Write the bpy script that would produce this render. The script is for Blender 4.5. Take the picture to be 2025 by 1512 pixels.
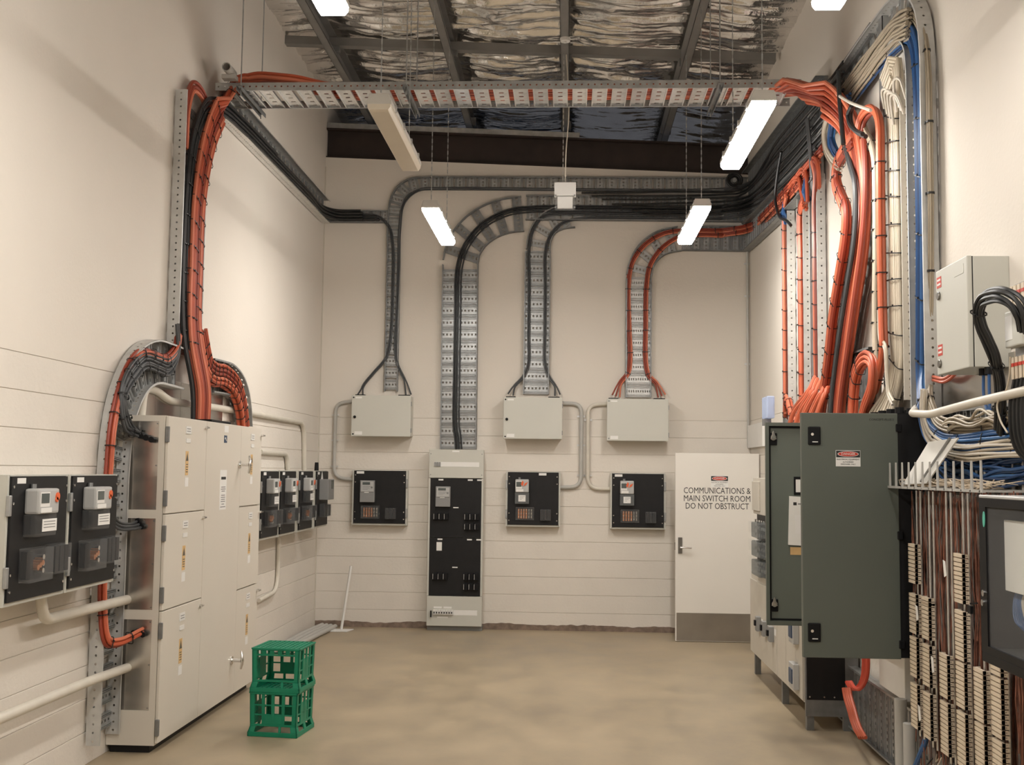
import bpy, bmesh, math, random
from mathutils import Vector, Matrix, noise
random.seed(7)
V = Vector
for _o in list(bpy.data.objects):
    bpy.data.objects.remove(_o)
SC = bpy.context.scene
COL = SC.collection
PI = math.pi

# ---------------------------------------------------------------- camera, world, exposure
FPX = 2200.0
EYE = V((0, 0, 1.78))
YAW, PITCH, ROLL = (math.radians(a) for a in (2.95, 4.53, 0.666))
_f = V((-math.sin(YAW) * math.cos(PITCH), math.cos(YAW) * math.cos(PITCH), math.sin(PITCH)))
_x = V((math.cos(YAW), math.sin(YAW), 0))
_u = _x.cross(_f)
CX = math.cos(ROLL) * _x + math.sin(ROLL) * _u
CU = -math.sin(ROLL) * _x + math.cos(ROLL) * _u
cd = bpy.data.cameras.new('camera')
cam = bpy.data.objects.new('camera', cd)
COL.objects.link(cam)
cd.sensor_fit = 'HORIZONTAL'
cd.sensor_width = 36.0
cd.lens = 36.0 * FPX / 2025.0
cd.clip_start = 0.05
mw = Matrix.Identity(4)
for _i in range(3):
    mw[_i][0], mw[_i][1], mw[_i][2], mw[_i][3] = CX[_i], CU[_i], -_f[_i], EYE[_i]
cam.matrix_world = mw
SC.camera = cam
SC.view_settings.view_transform = 'Standard'
SC.view_settings.look = 'None'
SC.view_settings.gamma = 1
SC.view_settings.use_curve_mapping = False
SC.view_settings.exposure = 2.08
LAMP_STRENGTH = 20.0
w = bpy.data.worlds.new('world')
SC.world = w
w.use_nodes = True
w.node_tree.nodes['Background'].inputs[0].default_value = (0.88, 0.9, 1.0, 1)
w.node_tree.nodes['Background'].inputs[1].default_value = 0.022


def at(u, v, x=None, y=None, z=None):
    """the point of the room's plane x=, y= or z= that the sight line through (u, v) meets"""
    d = CX * ((u - 1012.5) / FPX) + CU * (-(v - 756) / FPX) + _f
    t = (x - EYE.x) / d.x if x is not None else (y - EYE.y) / d.y if y is not None else (z - EYE.z) / d.z
    return EYE + d * t


XL, XR, YB = -2.87, 2.045, 12.66          # left wall, right wall, back wall
YF = -4.0                                 # wall behind the camera


def roof(x):
    return 5.93 - 0.045 * x


# ---------------------------------------------------------------- materials
def mat(name, col, rough=0.5, metal=0.0, var=0.06, scale=9.0, bump=0.0, bscale=60.0, emit=0.0, spec=0.5, coat=0.0):
    m = bpy.data.materials.new(name)
    m.use_nodes = True
    nt = m.node_tree
    b = nt.nodes['Principled BSDF']
    b.inputs['Roughness'].default_value = rough
    b.inputs['Metallic'].default_value = metal
    b.inputs['Specular IOR Level'].default_value = spec
    b.inputs['Coat Weight'].default_value = coat
    c = (*col, 1)
    b.inputs['Base Color'].default_value = c
    if emit:
        b.inputs['Emission Color'].default_value = c
        b.inputs['Emission Strength'].default_value = emit
    if var or bump:
        tc = nt.nodes.new('ShaderNodeTexCoord')
        n = nt.nodes.new('ShaderNodeTexNoise')
        n.inputs['Scale'].default_value = scale
        n.inputs['Detail'].default_value = 4
        nt.links.new(tc.outputs['Object'], n.inputs['Vector'])
        if var:
            r = nt.nodes.new('ShaderNodeMapRange')
            r.inputs['From Min'].default_value = 0.3
            r.inputs['From Max'].default_value = 0.7
            r.inputs['To Min'].default_value = 1 - var
            r.inputs['To Max'].default_value = 1 + var
            nt.links.new(n.outputs['Fac'], r.inputs['Value'])
            mx = nt.nodes.new('ShaderNodeVectorMath')
            mx.operation = 'SCALE'
            mx.inputs[0].default_value = col
            nt.links.new(r.outputs['Result'], mx.inputs['Scale'])
            nt.links.new(mx.outputs['Vector'], b.inputs['Base Color'])
        if bump:
            n2 = nt.nodes.new('ShaderNodeTexNoise')
            n2.inputs['Scale'].default_value = bscale
            n2.inputs['Detail'].default_value = 3
            nt.links.new(tc.outputs['Object'], n2.inputs['Vector'])
            bp = nt.nodes.new('ShaderNodeBump')
            bp.inputs['Strength'].default_value = bump
            bp.inputs['Distance'].default_value = 0.01
            nt.links.new(n2.outputs['Fac'], bp.inputs['Height'])
            nt.links.new(bp.outputs['Normal'], b.inputs['Normal'])
    return m


def clear_mat(name, tint, fac, rough=0.08):
    """clear plastic or glass: mostly see-through with a glossy skin"""
    m = bpy.data.materials.new(name)
    m.use_nodes = True
    nt = m.node_tree
    nt.nodes.remove(nt.nodes['Principled BSDF'])
    out = nt.nodes['Material Output']
    t = nt.nodes.new('ShaderNodeBsdfTransparent')
    t.inputs[0].default_value = (*tint, 1)
    p = nt.nodes.new('ShaderNodeBsdfPrincipled')
    p.inputs['Base Color'].default_value = (*tint, 1)
    p.inputs['Roughness'].default_value = rough
    mx = nt.nodes.new('ShaderNodeMixShader')
    mx.inputs[0].default_value = fac
    nt.links.new(t.outputs[0], mx.inputs[1])
    nt.links.new(p.outputs[0], mx.inputs[2])
    nt.links.new(mx.outputs[0], out.inputs[0])
    return m


M = dict(
    wall=mat('painted_block', (0.70, 0.650, 0.582), 0.75, spec=0.25, var=0.02, scale=1.2, bump=0.12, bscale=45),
    wall_low=mat('painted_block_course', (0.70, 0.652, 0.586), 0.7, spec=0.3, var=0.03, scale=2.5, bump=0.25, bscale=35),
    base=mat('bare_block_base', (0.21, 0.155, 0.12), 0.9, var=0.3, scale=14, bump=0.4),
    floor=None,
    zinc=mat('galvanised_steel', (0.42, 0.43, 0.43), 0.42, 0.75, var=0.14, scale=16),
    zinc_dk=mat('weathered_zinc', (0.25, 0.255, 0.255), 0.5, 0.7, var=0.16, scale=12),
    zinc_lt=mat('bright_zinc', (0.72, 0.72, 0.71), 0.28, 0.85, var=0.1, scale=20),
    sheet=mat('brushed_sheet', (0.52, 0.49, 0.45), 0.22, 0.92, var=0.2, scale=4),
    cab=mat('cream_grey_enamel', (0.64, 0.595, 0.52), 0.38, var=0.015, scale=2),
    box=mat('grey_enclosure_paint', (0.55, 0.545, 0.49), 0.45, var=0.015, scale=3),
    beige=mat('beige_paint', (0.55, 0.51, 0.44), 0.5, var=0.03),
    black=mat('black_phenolic', (0.009, 0.009, 0.010), 0.5, var=0.2, scale=12, spec=0.35),
    black_gl=mat('black_plastic', (0.008, 0.008, 0.009), 0.48, var=0.1, spec=0.2),
    blk_cable=mat('black_cable_sheath', (0.016, 0.017, 0.018), 0.38, var=0.15),
    grey_cable=mat('dark_grey_cable_sheath', (0.05, 0.053, 0.056), 0.42, var=0.15),
    orange=mat('orange_cable_sheath', (0.47, 0.092, 0.040), 0.45, var=0.10, scale=5),
    orange_br=mat('bright_orange_cable_sheath', (0.66, 0.15, 0.07), 0.45, var=0.08, scale=5),
    orange_d=mat('shaded_orange_cable_sheath', (0.27, 0.042, 0.020), 0.45, var=0.10, scale=5),  # darker copy of orange: shade between bundled cables put into the colour
    orange_l=mat('highlight_orange_cable_sheath', (0.60, 0.17, 0.09), 0.45, var=0.10, scale=5),  # lighter copy of orange: highlights on bundled cables put into the colour
    blue_d=mat('shaded_blue_cable_sheath', (0.012, 0.05, 0.15), 0.4, var=0.15, scale=8),  # darker copy of blue, painting in the dark gaps of a bundle
    blue_l=mat('highlight_blue_cable_sheath', (0.04, 0.14, 0.34), 0.4, var=0.15, scale=8),  # lighter copy of blue, painting in the highlights of a bundle
    cream_d=mat('shaded_cream_cable_sheath', (0.34, 0.285, 0.21), 0.45, var=0.07, scale=6),  # darker copy of cream, painting in the dark gaps of a bundle
    zinc_pale=mat('pale_zinc', (0.56, 0.56, 0.545), 0.5, 0.45, var=0.08, scale=14),
    red=mat('red_cable_sheath', (0.55, 0.06, 0.03), 0.45, var=0.1),
    blue=mat('blue_cable_sheath', (0.022, 0.085, 0.235), 0.4, var=0.15, scale=8),
    cream=mat('cream_cable_sheath', (0.50, 0.435, 0.335), 0.45, var=0.07, scale=6),
    white_c=mat('white_cable_sheath', (0.56, 0.51, 0.435), 0.45, var=0.06, scale=6),
    tie=mat('black_nylon_tie', (0.010, 0.010, 0.010), 0.5, var=0),
    green=mat('sage_green_powder_coat', (0.106, 0.120, 0.101), 0.36, var=0.02, scale=3, bump=0.05, bscale=300),
    green_in=mat('sage_green_door_liner', (0.125, 0.143, 0.12), 0.42, var=0.02, scale=3),
    crate=mat('green_crate_plastic', (0.0, 0.20, 0.105), 0.42, var=0.08, scale=10),
    conduit=mat('grey_pvc_conduit', (0.45, 0.44, 0.41), 0.4, var=0.04),
    conduit_lt=mat('cream_pvc_conduit', (0.62, 0.58, 0.50), 0.4, var=0.05),
    purlin=mat('zinc_purlin', (0.27, 0.265, 0.255), 0.5, 0.6, var=0.1, scale=4),
    steel=mat('red_oxide_steel', (0.026, 0.016, 0.013), 0.6, var=0.25, scale=6),
    white=mat('white_plastic', (0.74, 0.73, 0.70), 0.4, var=0.02),
    label=mat('printed_label', (0.78, 0.77, 0.74), 0.5, var=0.02),
    paper=mat('white_paper', (0.76, 0.75, 0.71), 0.7, var=0.02),
    ink=mat('black_ink', (0.02, 0.02, 0.02), 0.6, var=0),
    grey_ink=mat('grey_ink', (0.2, 0.2, 0.2), 0.6, var=0),
    sign_red=mat('sign_red', (0.55, 0.045, 0.025), 0.5, var=0.02),
    amber=mat('amber_sticker', (0.66, 0.44, 0.20), 0.5, var=0.05),
    orange_dot=mat('orange_seal', (0.75, 0.13, 0.04), 0.4, var=0.05),
    navy=mat('navy_badge', (0.03, 0.06, 0.12), 0.4, var=0.05),
    chrome=mat('chrome', (0.75, 0.74, 0.72), 0.2, 1.0, var=0.03),
    dull=mat('dull_bronze_metal', (0.22, 0.21, 0.19), 0.4, 0.9, var=0.05),
    copper=mat('copper_link', (0.65, 0.28, 0.13), 0.3, 0.9, var=0.1),
    meter=mat('meter_grey', (0.25, 0.25, 0.245), 0.4, var=0.03),
    meter_lt=mat('meter_pale_grey', (0.44, 0.44, 0.43), 0.4, var=0.03),
    lcd=mat('display_glass', (0.10, 0.115, 0.11), 0.15, var=0.05),
    door=mat('white_door_paint', (0.73, 0.70, 0.645), 0.45, var=0.015, scale=2),
    kick=mat('satin_stainless', (0.37, 0.345, 0.31), 0.35, 0.9, var=0.08, scale=4),
    krone=mat('cream_terminal_plastic', (0.66, 0.56, 0.43), 0.5, var=0.05, scale=20),
    wire_red=mat('russet_jumper_wire', (0.24, 0.10, 0.065), 0.6, var=0.5, scale=15),
    wire_grey=mat('grey_jumper_wire', (0.20, 0.17, 0.15), 0.6, var=0.4, scale=15),
    glass=clear_mat('tinted_cabinet_glass', (0.95, 0.955, 0.955), 0.05, 0.05),
    clear=clear_mat('clear_polycarbonate', (0.965, 0.965, 0.96), 0.06, 0.10),
    smoke=clear_mat('smoked_polycarbonate', (0.50, 0.52, 0.52), 0.25, 0.12),
    blueclear=clear_mat('blue_glow_cover', (0.70, 0.80, 1.0), 0.45, 0.15),  # clear plastic; its light blue glow is put into the tint
    teal=mat('teal_sticker', (0.10, 0.45, 0.34), 0.5, var=0.03),
    diff_off=mat('unlit_diffuser', (0.62, 0.555, 0.45), 0.35, var=0.04, scale=3),
    diff=mat('lit_diffuser', (1.0, 0.955, 0.895), 0.4, var=0, emit=LAMP_STRENGTH),
    diff_weak=mat('weak_lit_diffuser', (1.0, 0.96, 0.93), 0.4, var=0, emit=LAMP_STRENGTH * 0.24),
    lamp=mat('lamp_housing', (0.50, 0.48, 0.44), 0.45, var=0.02),
    dark=mat('dark_void', (0.02, 0.02, 0.021), 0.8, var=0.1),
)


def floor_mat():
    m = mat('polished_concrete', (0.30, 0.25, 0.195), 0.3, var=0)
    nt = m.node_tree
    b = nt.nodes['Principled BSDF']
    tc = nt.nodes.new('ShaderNodeTexCoord')

    def nz(scale, detail, stretch=(1, 1, 1)):
        mp = nt.nodes.new('ShaderNodeMapping')
        mp.inputs['Scale'].default_value = stretch
        n = nt.nodes.new('ShaderNodeTexNoise')
        n.inputs['Scale'].default_value = scale
        n.inputs['Detail'].default_value = detail
        n.inputs['Roughness'].default_value = 0.6
        nt.links.new(tc.outputs['Object'], mp.inputs['Vector'])
        nt.links.new(mp.outputs[0], n.inputs['Vector'])
        return n
    n1, n2, n3 = nz(0.5, 7), nz(3.5, 8, (1, 0.6, 1)), nz(60, 2)
    r = nt.nodes.new('ShaderNodeValToRGB')
    r.color_ramp.elements[0].position = 0.30
    r.color_ramp.elements[0].color = (0.225, 0.183, 0.132, 1)
    r.color_ramp.elements[1].position = 0.74
    r.color_ramp.elements[1].color = (0.47, 0.375, 0.25, 1)
    el = r.color_ramp.elements.new(0.50)
    el.color = (0.345, 0.277, 0.186, 1)
    mx = nt.nodes.new('ShaderNodeMix')
    mx.inputs[0].default_value = 0.45
    nt.links.new(n1.outputs['Fac'], mx.inputs[2])
    nt.links.new(n2.outputs['Fac'], mx.inputs[3])
    nt.links.new(mx.outputs[0], r.inputs[0])
    nt.links.new(r.outputs[0], b.inputs['Base Color'])
    rr = nt.nodes.new('ShaderNodeMapRange')
    rr.inputs['To Min'].default_value = 0.28
    rr.inputs['To Max'].default_value = 0.55
    nt.links.new(n2.outputs['Fac'], rr.inputs[0])
    nt.links.new(rr.outputs[0], b.inputs['Roughness'])
    bp = nt.nodes.new('ShaderNodeBump')
    bp.inputs['Strength'].default_value = 0.05
    bp.inputs['Distance'].default_value = 0.005
    nt.links.new(n3.outputs['Fac'], bp.inputs['Height'])
    nt.links.new(bp.outputs[0], b.inputs['Normal'])
    return m


M['floor'] = floor_mat()
M['foil'] = mat('foil_insulation', (0.80, 0.785, 0.765), 0.15, 0.97, var=0.10, scale=5, bump=0.25, bscale=30)


# ---------------------------------------------------------------- mesh builder
class MB:
    def __init__(s):
        s.v, s.f, s.m, s.k = [], [], [], 0

    def mi(s, k):
        s.k = k
        return s

    def add(s, vs, fs):
        o = len(s.v)
        s.v += [tuple(q) for q in vs]
        s.f += [tuple(i + o for i in f) for f in fs]
        s.m += [s.k] * len(fs)
        return s

    def box(s, x0, x1, y0, y1, z0, z1):
        return s.add([(x0, y0, z0), (x1, y0, z0), (x1, y1, z0), (x0, y1, z0), (x0, y0, z1), (x1, y0, z1), (x1, y1, z1), (x0, y1, z1)],
                     [(0, 3, 2, 1), (4, 5, 6, 7), (0, 1, 5, 4), (1, 2, 6, 5), (2, 3, 7, 6), (3, 0, 4, 7)])

    def bar(s, a, b, wd, ht, up=V((0, 0, 1))):
        """a rectangular bar from a to b"""
        a, b = V(a), V(b)
        t = (b - a).normalized()
        l = t.cross(up)
        l = l.normalized() if l.length > 1e-5 else V((1, 0, 0))
        n = l.cross(t)
        q = [a + l * i * wd / 2 + n * j * ht / 2 for i, j in ((-1, -1), (1, -1), (1, 1), (-1, 1))]
        q += [p + (b - a) for p in q]
        return s.add(q, [(0, 1, 2, 3), (7, 6, 5, 4), (0, 4, 5, 1), (1, 5, 6, 2), (2, 6, 7, 3), (3, 7, 4, 0)])

    def tube(s, pts, r, n=8, closed=False):
        pts = [V(p) for p in pts]
        N = len(pts)
        ref = None
        rings = []
        for i, p in enumerate(pts):
            a = pts[i - 1] if i or closed else pts[0]
            b = pts[(i + 1) % N] if i < N - 1 or closed else pts[-1]
            t = (b - a).normalized()
            if ref is None:
                ref = t.orthogonal().normalized()
            else:
                ref = (ref - t * ref.dot(t))
                ref = ref.normalized() if ref.length > 1e-6 else t.orthogonal().normalized()
            c = t.cross(ref)
            rr = r[i] if isinstance(r, (list, tuple)) else r
            rings.append([p + (ref * math.cos(2 * PI * k / n) + c * math.sin(2 * PI * k / n)) * rr for k in range(n)])
        vs = [q for g in rings for q in g]
        fs = []
        for i in range(N if closed else N - 1):
            j = (i + 1) % N
            for k in range(n):
                fs.append((i * n + k, i * n + (k + 1) % n, j * n + (k + 1) % n, j * n + k))
        if not closed:
            fs.append(tuple(range(n - 1, -1, -1)))
            fs.append(tuple((N - 1) * n + k for k in range(n)))
        return s.add(vs, fs)

    def cyl(s, a, b, r, n=12, r2=None):
        return s.tube([a, b], [r, r if r2 is None else r2], n)

    def prism(s, poly, d0, d1, axis='y'):
        """polygon in the local x/z plane (axis y), given depth d0..d1"""
        n = len(poly)
        if axis == 'y':
            vs = [(x, d0, z) for x, z in poly] + [(x, d1, z) for x, z in poly]
        elif axis == 'x':
            vs = [(d0, y, z) for y, z in poly] + [(d1, y, z) for y, z in poly]
        else:
            vs = [(x, y, d0) for x, y in poly] + [(x, y, d1) for x, y in poly]
        return s.add(vs, [tuple(range(n)), tuple(range(2 * n - 1, n - 1, -1))] + [(i, n + i, n + (i + 1) % n, (i + 1) % n) for i in range(n)])

    def sweep(s, pts, A, B, sec):
        """section (a, b) pairs along pts with side vectors A and B"""
        n = len(sec)
        vs = [p + A[i] * a + B[i] * b for i, p in enumerate(pts) for a, b in sec]
        fs = [(i * n + k, i * n + (k + 1) % n, (i + 1) * n + (k + 1) % n, (i + 1) * n + k) for i in range(len(pts) - 1) for k in range(n)]
        fs += [tuple(range(n - 1, -1, -1)), tuple((len(pts) - 1) * n + k for k in range(n))]
        return s.add(vs, fs)

    def mesh(s, name, mats, bev=0.0, smooth=False, org=None):
        me = bpy.data.meshes.new(name)
        vs = s.v if org is None else [(x - org[0], y - org[1], z - org[2]) for x, y, z in s.v]
        me.from_pydata(vs, [], s.f)
        mats = mats if isinstance(mats, (list, tuple)) else [mats]
        for m in mats:
            me.materials.append(M[m] if isinstance(m, str) else m)
        if len(mats) > 1:
            me.polygons.foreach_set('material_index', s.m)
        bm = bmesh.new()
        bm.from_mesh(me)
        bmesh.ops.recalc_face_normals(bm, faces=bm.faces)
        if bev:
            es = [e for e in bm.edges if len(e.link_faces) == 2 and e.calc_face_angle(0) > 0.6]
            bmesh.ops.bevel(bm, geom=es, offset=bev, segments=1 if bev < 0.004 else 2, affect='EDGES', profile=0.6)
        bm.to_mesh(me)
        bm.free()
        if smooth:
            me.polygons.foreach_set('use_smooth', [True] * len(me.polygons))
            me.set_sharp_from_angle(angle=0.7)
        return me

    def build(s, name, mats, parent=None, bev=0.0, smooth=False, org=None, loc=None):
        o = bpy.data.objects.new(name, s.mesh(name, mats, bev, smooth, org))
        COL.objects.link(o)
        if parent is not None:
            o.parent = parent
            if loc is not None:
                o.location = loc
        elif org is not None:
            o.location = org
        elif loc is not None:
            o.location = loc
        return o


def B1(*a):
    return MB().box(*a)


def inst(me, name, parent, m4):
    o = bpy.data.objects.new(name, me)
    COL.objects.link(o)
    o.parent = parent
    o.matrix_local = m4
    return o


def tag(o, label, cat, group=None, kind=None):
    o['label'] = label
    o['category'] = cat
    if group:
        o['group'] = group
    if kind:
        o['kind'] = kind
    return o


def thing(name, label, cat, loc=(0, 0, 0), rz=0.0, group=None):
    o = bpy.data.objects.new(name, None)
    COL.objects.link(o)
    o.location = loc
    o.rotation_euler = (0, 0, rz)
    o.empty_display_size = 0.1
    return tag(o, label, cat, group)


def struct(o, label=None):
    o['kind'] = 'structure'
    if label:
        o['label'] = label
    return o


def copy_thing(root, loc=None, label=None, rz=None):
    r = root.copy()
    COL.objects.link(r)
    if loc is not None:
        r.location = loc
    if rz is not None:
        r.rotation_euler = (0, 0, rz)
    if label:
        r['label'] = label
    for ch in list(root.children):
        c = ch.copy()
        COL.objects.link(c)
        c.parent = r
        for g in list(ch.children):
            d = g.copy()
            COL.objects.link(d)
            d.parent = c
    return r


_fonts = {}


def text(s, parent, x, y, z, size, m='ink', name='lettering', align='CENTER', rot=(PI / 2, 0, 0), sx=1.0, fit=None):
    cu = bpy.data.curves.new(name, 'FONT')
    cu.body = s
    cu.size = size
    cu.align_x = align
    cu.align_y = 'CENTER'
    cu.extrude = 0.0004
    cu.resolution_u = 2
    cu.materials.append(M[m])
    tmp = bpy.data.objects.new(name, cu)
    me = bpy.data.meshes.new_from_object(tmp)
    me.name = name
    bpy.data.objects.remove(tmp)
    bpy.data.curves.remove(cu)
    o = bpy.data.objects.new(name, me)
    COL.objects.link(o)
    o.parent = parent
    o.location = (x, y, z)
    o.rotation_euler = rot
    if fit:
        xs_ = [q.co.x for q in me.vertices]
        sx = fit / (max(xs_) - min(xs_))
    o.scale = (sx, 1, 1)
    return o


def cr(pts, per=8):
    """smooth curve through points"""
    P = [V(p) for p in pts]
    if len(P) < 3:
        return [P[0].lerp(P[1], i / 4) for i in range(5)]
    out = []
    for i in range(len(P) - 1):
        p0 = P[i - 1] if i else P[0] * 2 - P[1]
        p1, p2 = P[i], P[i + 1]
        p3 = P[i + 2] if i + 2 < len(P) else P[-1] * 2 - P[-2]
        t0 = 0.0
        t1 = t0 + max(1e-4, (p1 - p0).length) ** 0.5
        t2 = t1 + max(1e-4, (p2 - p1).length) ** 0.5
        t3 = t2 + max(1e-4, (p3 - p2).length) ** 0.5
        for k in range(per):
            t = t1 + (t2 - t1) * k / per
            a1 = p0 * ((t1 - t) / (t1 - t0)) + p1 * ((t - t0) / (t1 - t0))
            a2 = p1 * ((t2 - t) / (t2 - t1)) + p2 * ((t - t1) / (t2 - t1))
            a3 = p2 * ((t3 - t) / (t3 - t2)) + p3 * ((t - t2) / (t3 - t2))
            b1 = a1 * ((t2 - t) / (t2 - t0)) + a2 * ((t - t0) / (t2 - t0))
            b2 = a2 * ((t3 - t) / (t3 - t1)) + a3 * ((t - t1) / (t3 - t1))
            out.append(b1 * ((t2 - t) / (t2 - t1)) + b2 * ((t - t1) / (t2 - t1)))
    out.append(P[-1])
    return out


def fillet(pts, r, seg=6):
    """polyline with rounded corners, for bent conduit"""
    P = [V(p) for p in pts]
    out = [P[0]]
    for i in range(1, len(P) - 1):
        a, b, c = P[i - 1], P[i], P[i + 1]
        d = min(r, (a - b).length * 0.49, (c - b).length * 0.49)
        s, e = b + (a - b).normalized() * d, b + (c - b).normalized() * d
        for k in range(seg + 1):
            t = k / seg
            out.append(s * (1 - t) ** 2 + b * 2 * t * (1 - t) + e * t * t)
    out.append(P[-1])
    return out


def resample(pts, step):
    L = [0.0]
    for i in range(1, len(pts)):
        L.append(L[-1] + (pts[i] - pts[i - 1]).length)
    n = max(1, round(L[-1] / step))
    out, j = [], 0
    for k in range(n + 1):
        d = L[-1] * k / n
        while j < len(L) - 2 and L[j + 1] < d:
            j += 1
        sg = L[j + 1] - L[j]
        out.append(pts[j].lerp(pts[j + 1], (d - L[j]) / sg if sg > 1e-9 else 0))
    return out


def frames(pts, n):
    """lateral and normal vectors along a path that lies on a surface with normal n (vector or function)"""
    A, Bn = [], []
    for i in range(len(pts)):
        t = (pts[min(i + 1, len(pts) - 1)] - pts[max(i - 1, 0)]).normalized()
        nn = n(pts[i]) if callable(n) else V(n)
        l = nn.cross(t)
        l = l.normalized() if l.length > 1e-4 else (A[-1] if A else t.orthogonal().normalized())
        A.append(l)
        Bn.append(t.cross(l) * (1 if t.cross(l).dot(nn) >= 0 else -1))
    return A, Bn


# ---------------------------------------------------------------- cable ladders, cables, ties
def rung_mesh(wd, rw=0.055, th=0.016, holes=8, m='zinc', sf=0.26, dense=False):
    """perforated channel rung: x along the rung, y along the ladder, z out of the wall"""
    b = MB()
    th = 0.026 if dense else th
    x0, x1 = -wd / 2 + 0.002, wd / 2 - 0.002
    h = rw / 2
    b.box(x0, x1, -h, -h * 0.86, 0, th)
    b.box(x0, x1, h * 0.86, h, 0, th)
    b.box(x0, x1, -h * 0.86, -h * 0.30, th - (0.010 if dense else 0.004), th - (0.007 if dense else 0.001))
    b.box(x0, x1, h * 0.30, h * 0.86, th - (0.010 if dense else 0.004), th - (0.007 if dense else 0.001))
    L = x1 - x0
    for i in range(holes + 1):
        c = x0 + L * i / holes
        q = L / holes * sf
        b.box(max(x0, c - q), min(x1, c + q), -h * 0.30, h * 0.30, th - (0.012 if dense else 0.006), th - (0.008 if dense else 0.002))
    if dense:
        for sg in (-1, 1):
            for y0, y1, z0, z1 in ((1.0, 1.14, 0.001, 0.003), (1.14, 1.32, 0.001, 0.026), (1.32, 1.50, 0.001, 0.003), (1.50, 1.64, 0.001, 0.024)):
                b.box(x0, x1, min(sg * y0 * h, sg * y1 * h), max(sg * y0 * h, sg * y1 * h), z0, z1)
    return b.mesh('rung', m)


def rail_into(b, P, lat, nrm, off, a0, hg, lip, hole, sgn):
    """punched side rail: a web standing on the ladder's edge with folded lips"""
    Q = [P[i] + lat[i] * off for i in range(len(P))]
    outer = [(0, 0), (.5, 0), (1, 0), (1, .5), (1, 1), (.5, 1), (0, 1), (0, .5)]
    for sh in (-0.001, 0.001):
        for i in range(len(Q) - 1):
            c = [Q[i] + nrm[i] * a0 + lat[i] * sh, Q[i + 1] + nrm[i + 1] * a0 + lat[i + 1] * sh,
                 Q[i + 1] + nrm[i + 1] * (a0 + hg) + lat[i + 1] * sh, Q[i] + nrm[i] * (a0 + hg) + lat[i] * sh]
            if hole is None:
                b.add(c, [(0, 1, 2, 3)])
                continue
            seg = (Q[i + 1] - Q[i]).length
            ry = 0.0072 / hg
            rx = (0.0072 if hole == 'round' else 0.014) / seg
            if hole == 'slot' and i % 3 == 2:
                b.add(c, [(0, 1, 2, 3)])
                continue
            inner = [(.5 + rx * math.cos(a), .5 + ry * math.sin(a)) for a in (-2.356, -1.571, -.785, 0, .785, 1.571, 2.356, 3.1416)]
            vs = []
            for s_, t_ in outer + inner:
                vs.append((c[0] * (1 - s_) + c[1] * s_) * (1 - t_) + (c[3] * (1 - s_) + c[2] * s_) * t_)
            b.add(vs, [(k, (k + 1) % 8, 8 + (k + 1) % 8, 8 + k) for k in range(8)])
    for z, e in ((a0, 1), (a0 + hg, -1)):
        sec = [(0.0012, z), (0.0012, z + e * 0.003), (sgn * lip, z + e * 0.003), (sgn * lip, z)]
        b.sweep(Q, lat, nrm, sec)


def ladder(label, path, n, wd, hg=0.06, pitch=0.14, rw=0.055, a0=0.01, hole='round', m='zinc', rm=None, group=None,
           rung_from=0.0, slots=8, rungs=True, step=0.05, name='cable_ladder', sf=0.26, cat='cable ladder', dense=False):
    P = resample([V(p) for p in path], step)
    lat, nrm = frames(P, n)
    o0 = P[0].copy()
    root = thing(name, label, cat, o0, 0, group)
    for sgn in (-1, 1):
        b = MB()
        rail_into(b, P, lat, nrm, sgn * wd / 2, a0, hg, -sgn * 0.013, hole, 1)
        b.build('side_rail', m, root, org=o0)
    if rungs:
        me = rung_mesh(wd, rw, holes=slots, m=rm or m, sf=sf, dense=dense)
        D = 0.0
        nxt = pitch / 2 + rung_from
        for i in range(1, len(P)):
            sg = (P[i] - P[i - 1]).length
            while D + sg >= nxt:
                p = P[i - 1].lerp(P[i], (nxt - D) / sg)
                t = lat[i].cross(nrm[i])
                m4 = Matrix.Identity(4)
                q = p - o0 + nrm[i] * (a0 + 0.004)
                for k in range(3):
                    m4[k][0], m4[k][1], m4[k][2], m4[k][3] = lat[i][k], -t[k], nrm[i][k], q[k]
                inst(me, 'rung', root, m4)
                nxt += pitch
            D += sg
    return root


def grid(na, nb, pitch, a0=0.0, b0=0.0, jit=0.0, drop=0.0):
    out = []
    pitch *= 1.12
    jit = max(jit, pitch * 0.09)
    for j in range(nb):
        for i in range(na):
            if drop and random.random() < drop:
                continue
            sh = 0.5 if j % 2 else 0
            out.append((a0 + (i - (na - 1) / 2 + sh) * pitch + random.uniform(-jit, jit),
                        b0 + j * pitch * 0.87 + random.uniform(-jit, jit)))
    return out


SHADES = dict(orange=['orange', 'orange_d', 'orange', 'orange_l', 'orange_d'], orange_br=['orange_br', 'orange', 'orange_l', 'orange_br', 'orange_d'], blue=['blue', 'blue_d', 'blue_l', 'blue', 'blue_d'],  # bundles mix these copies, so gap shade and highlights are painted per cable
              cream=['cream', 'cream_d', 'white_c'], white_c=['white_c', 'cream', 'white_c', 'cream_d'], blk_cable=['blk_cable', 'blk_cable', 'grey_cable'])


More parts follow.
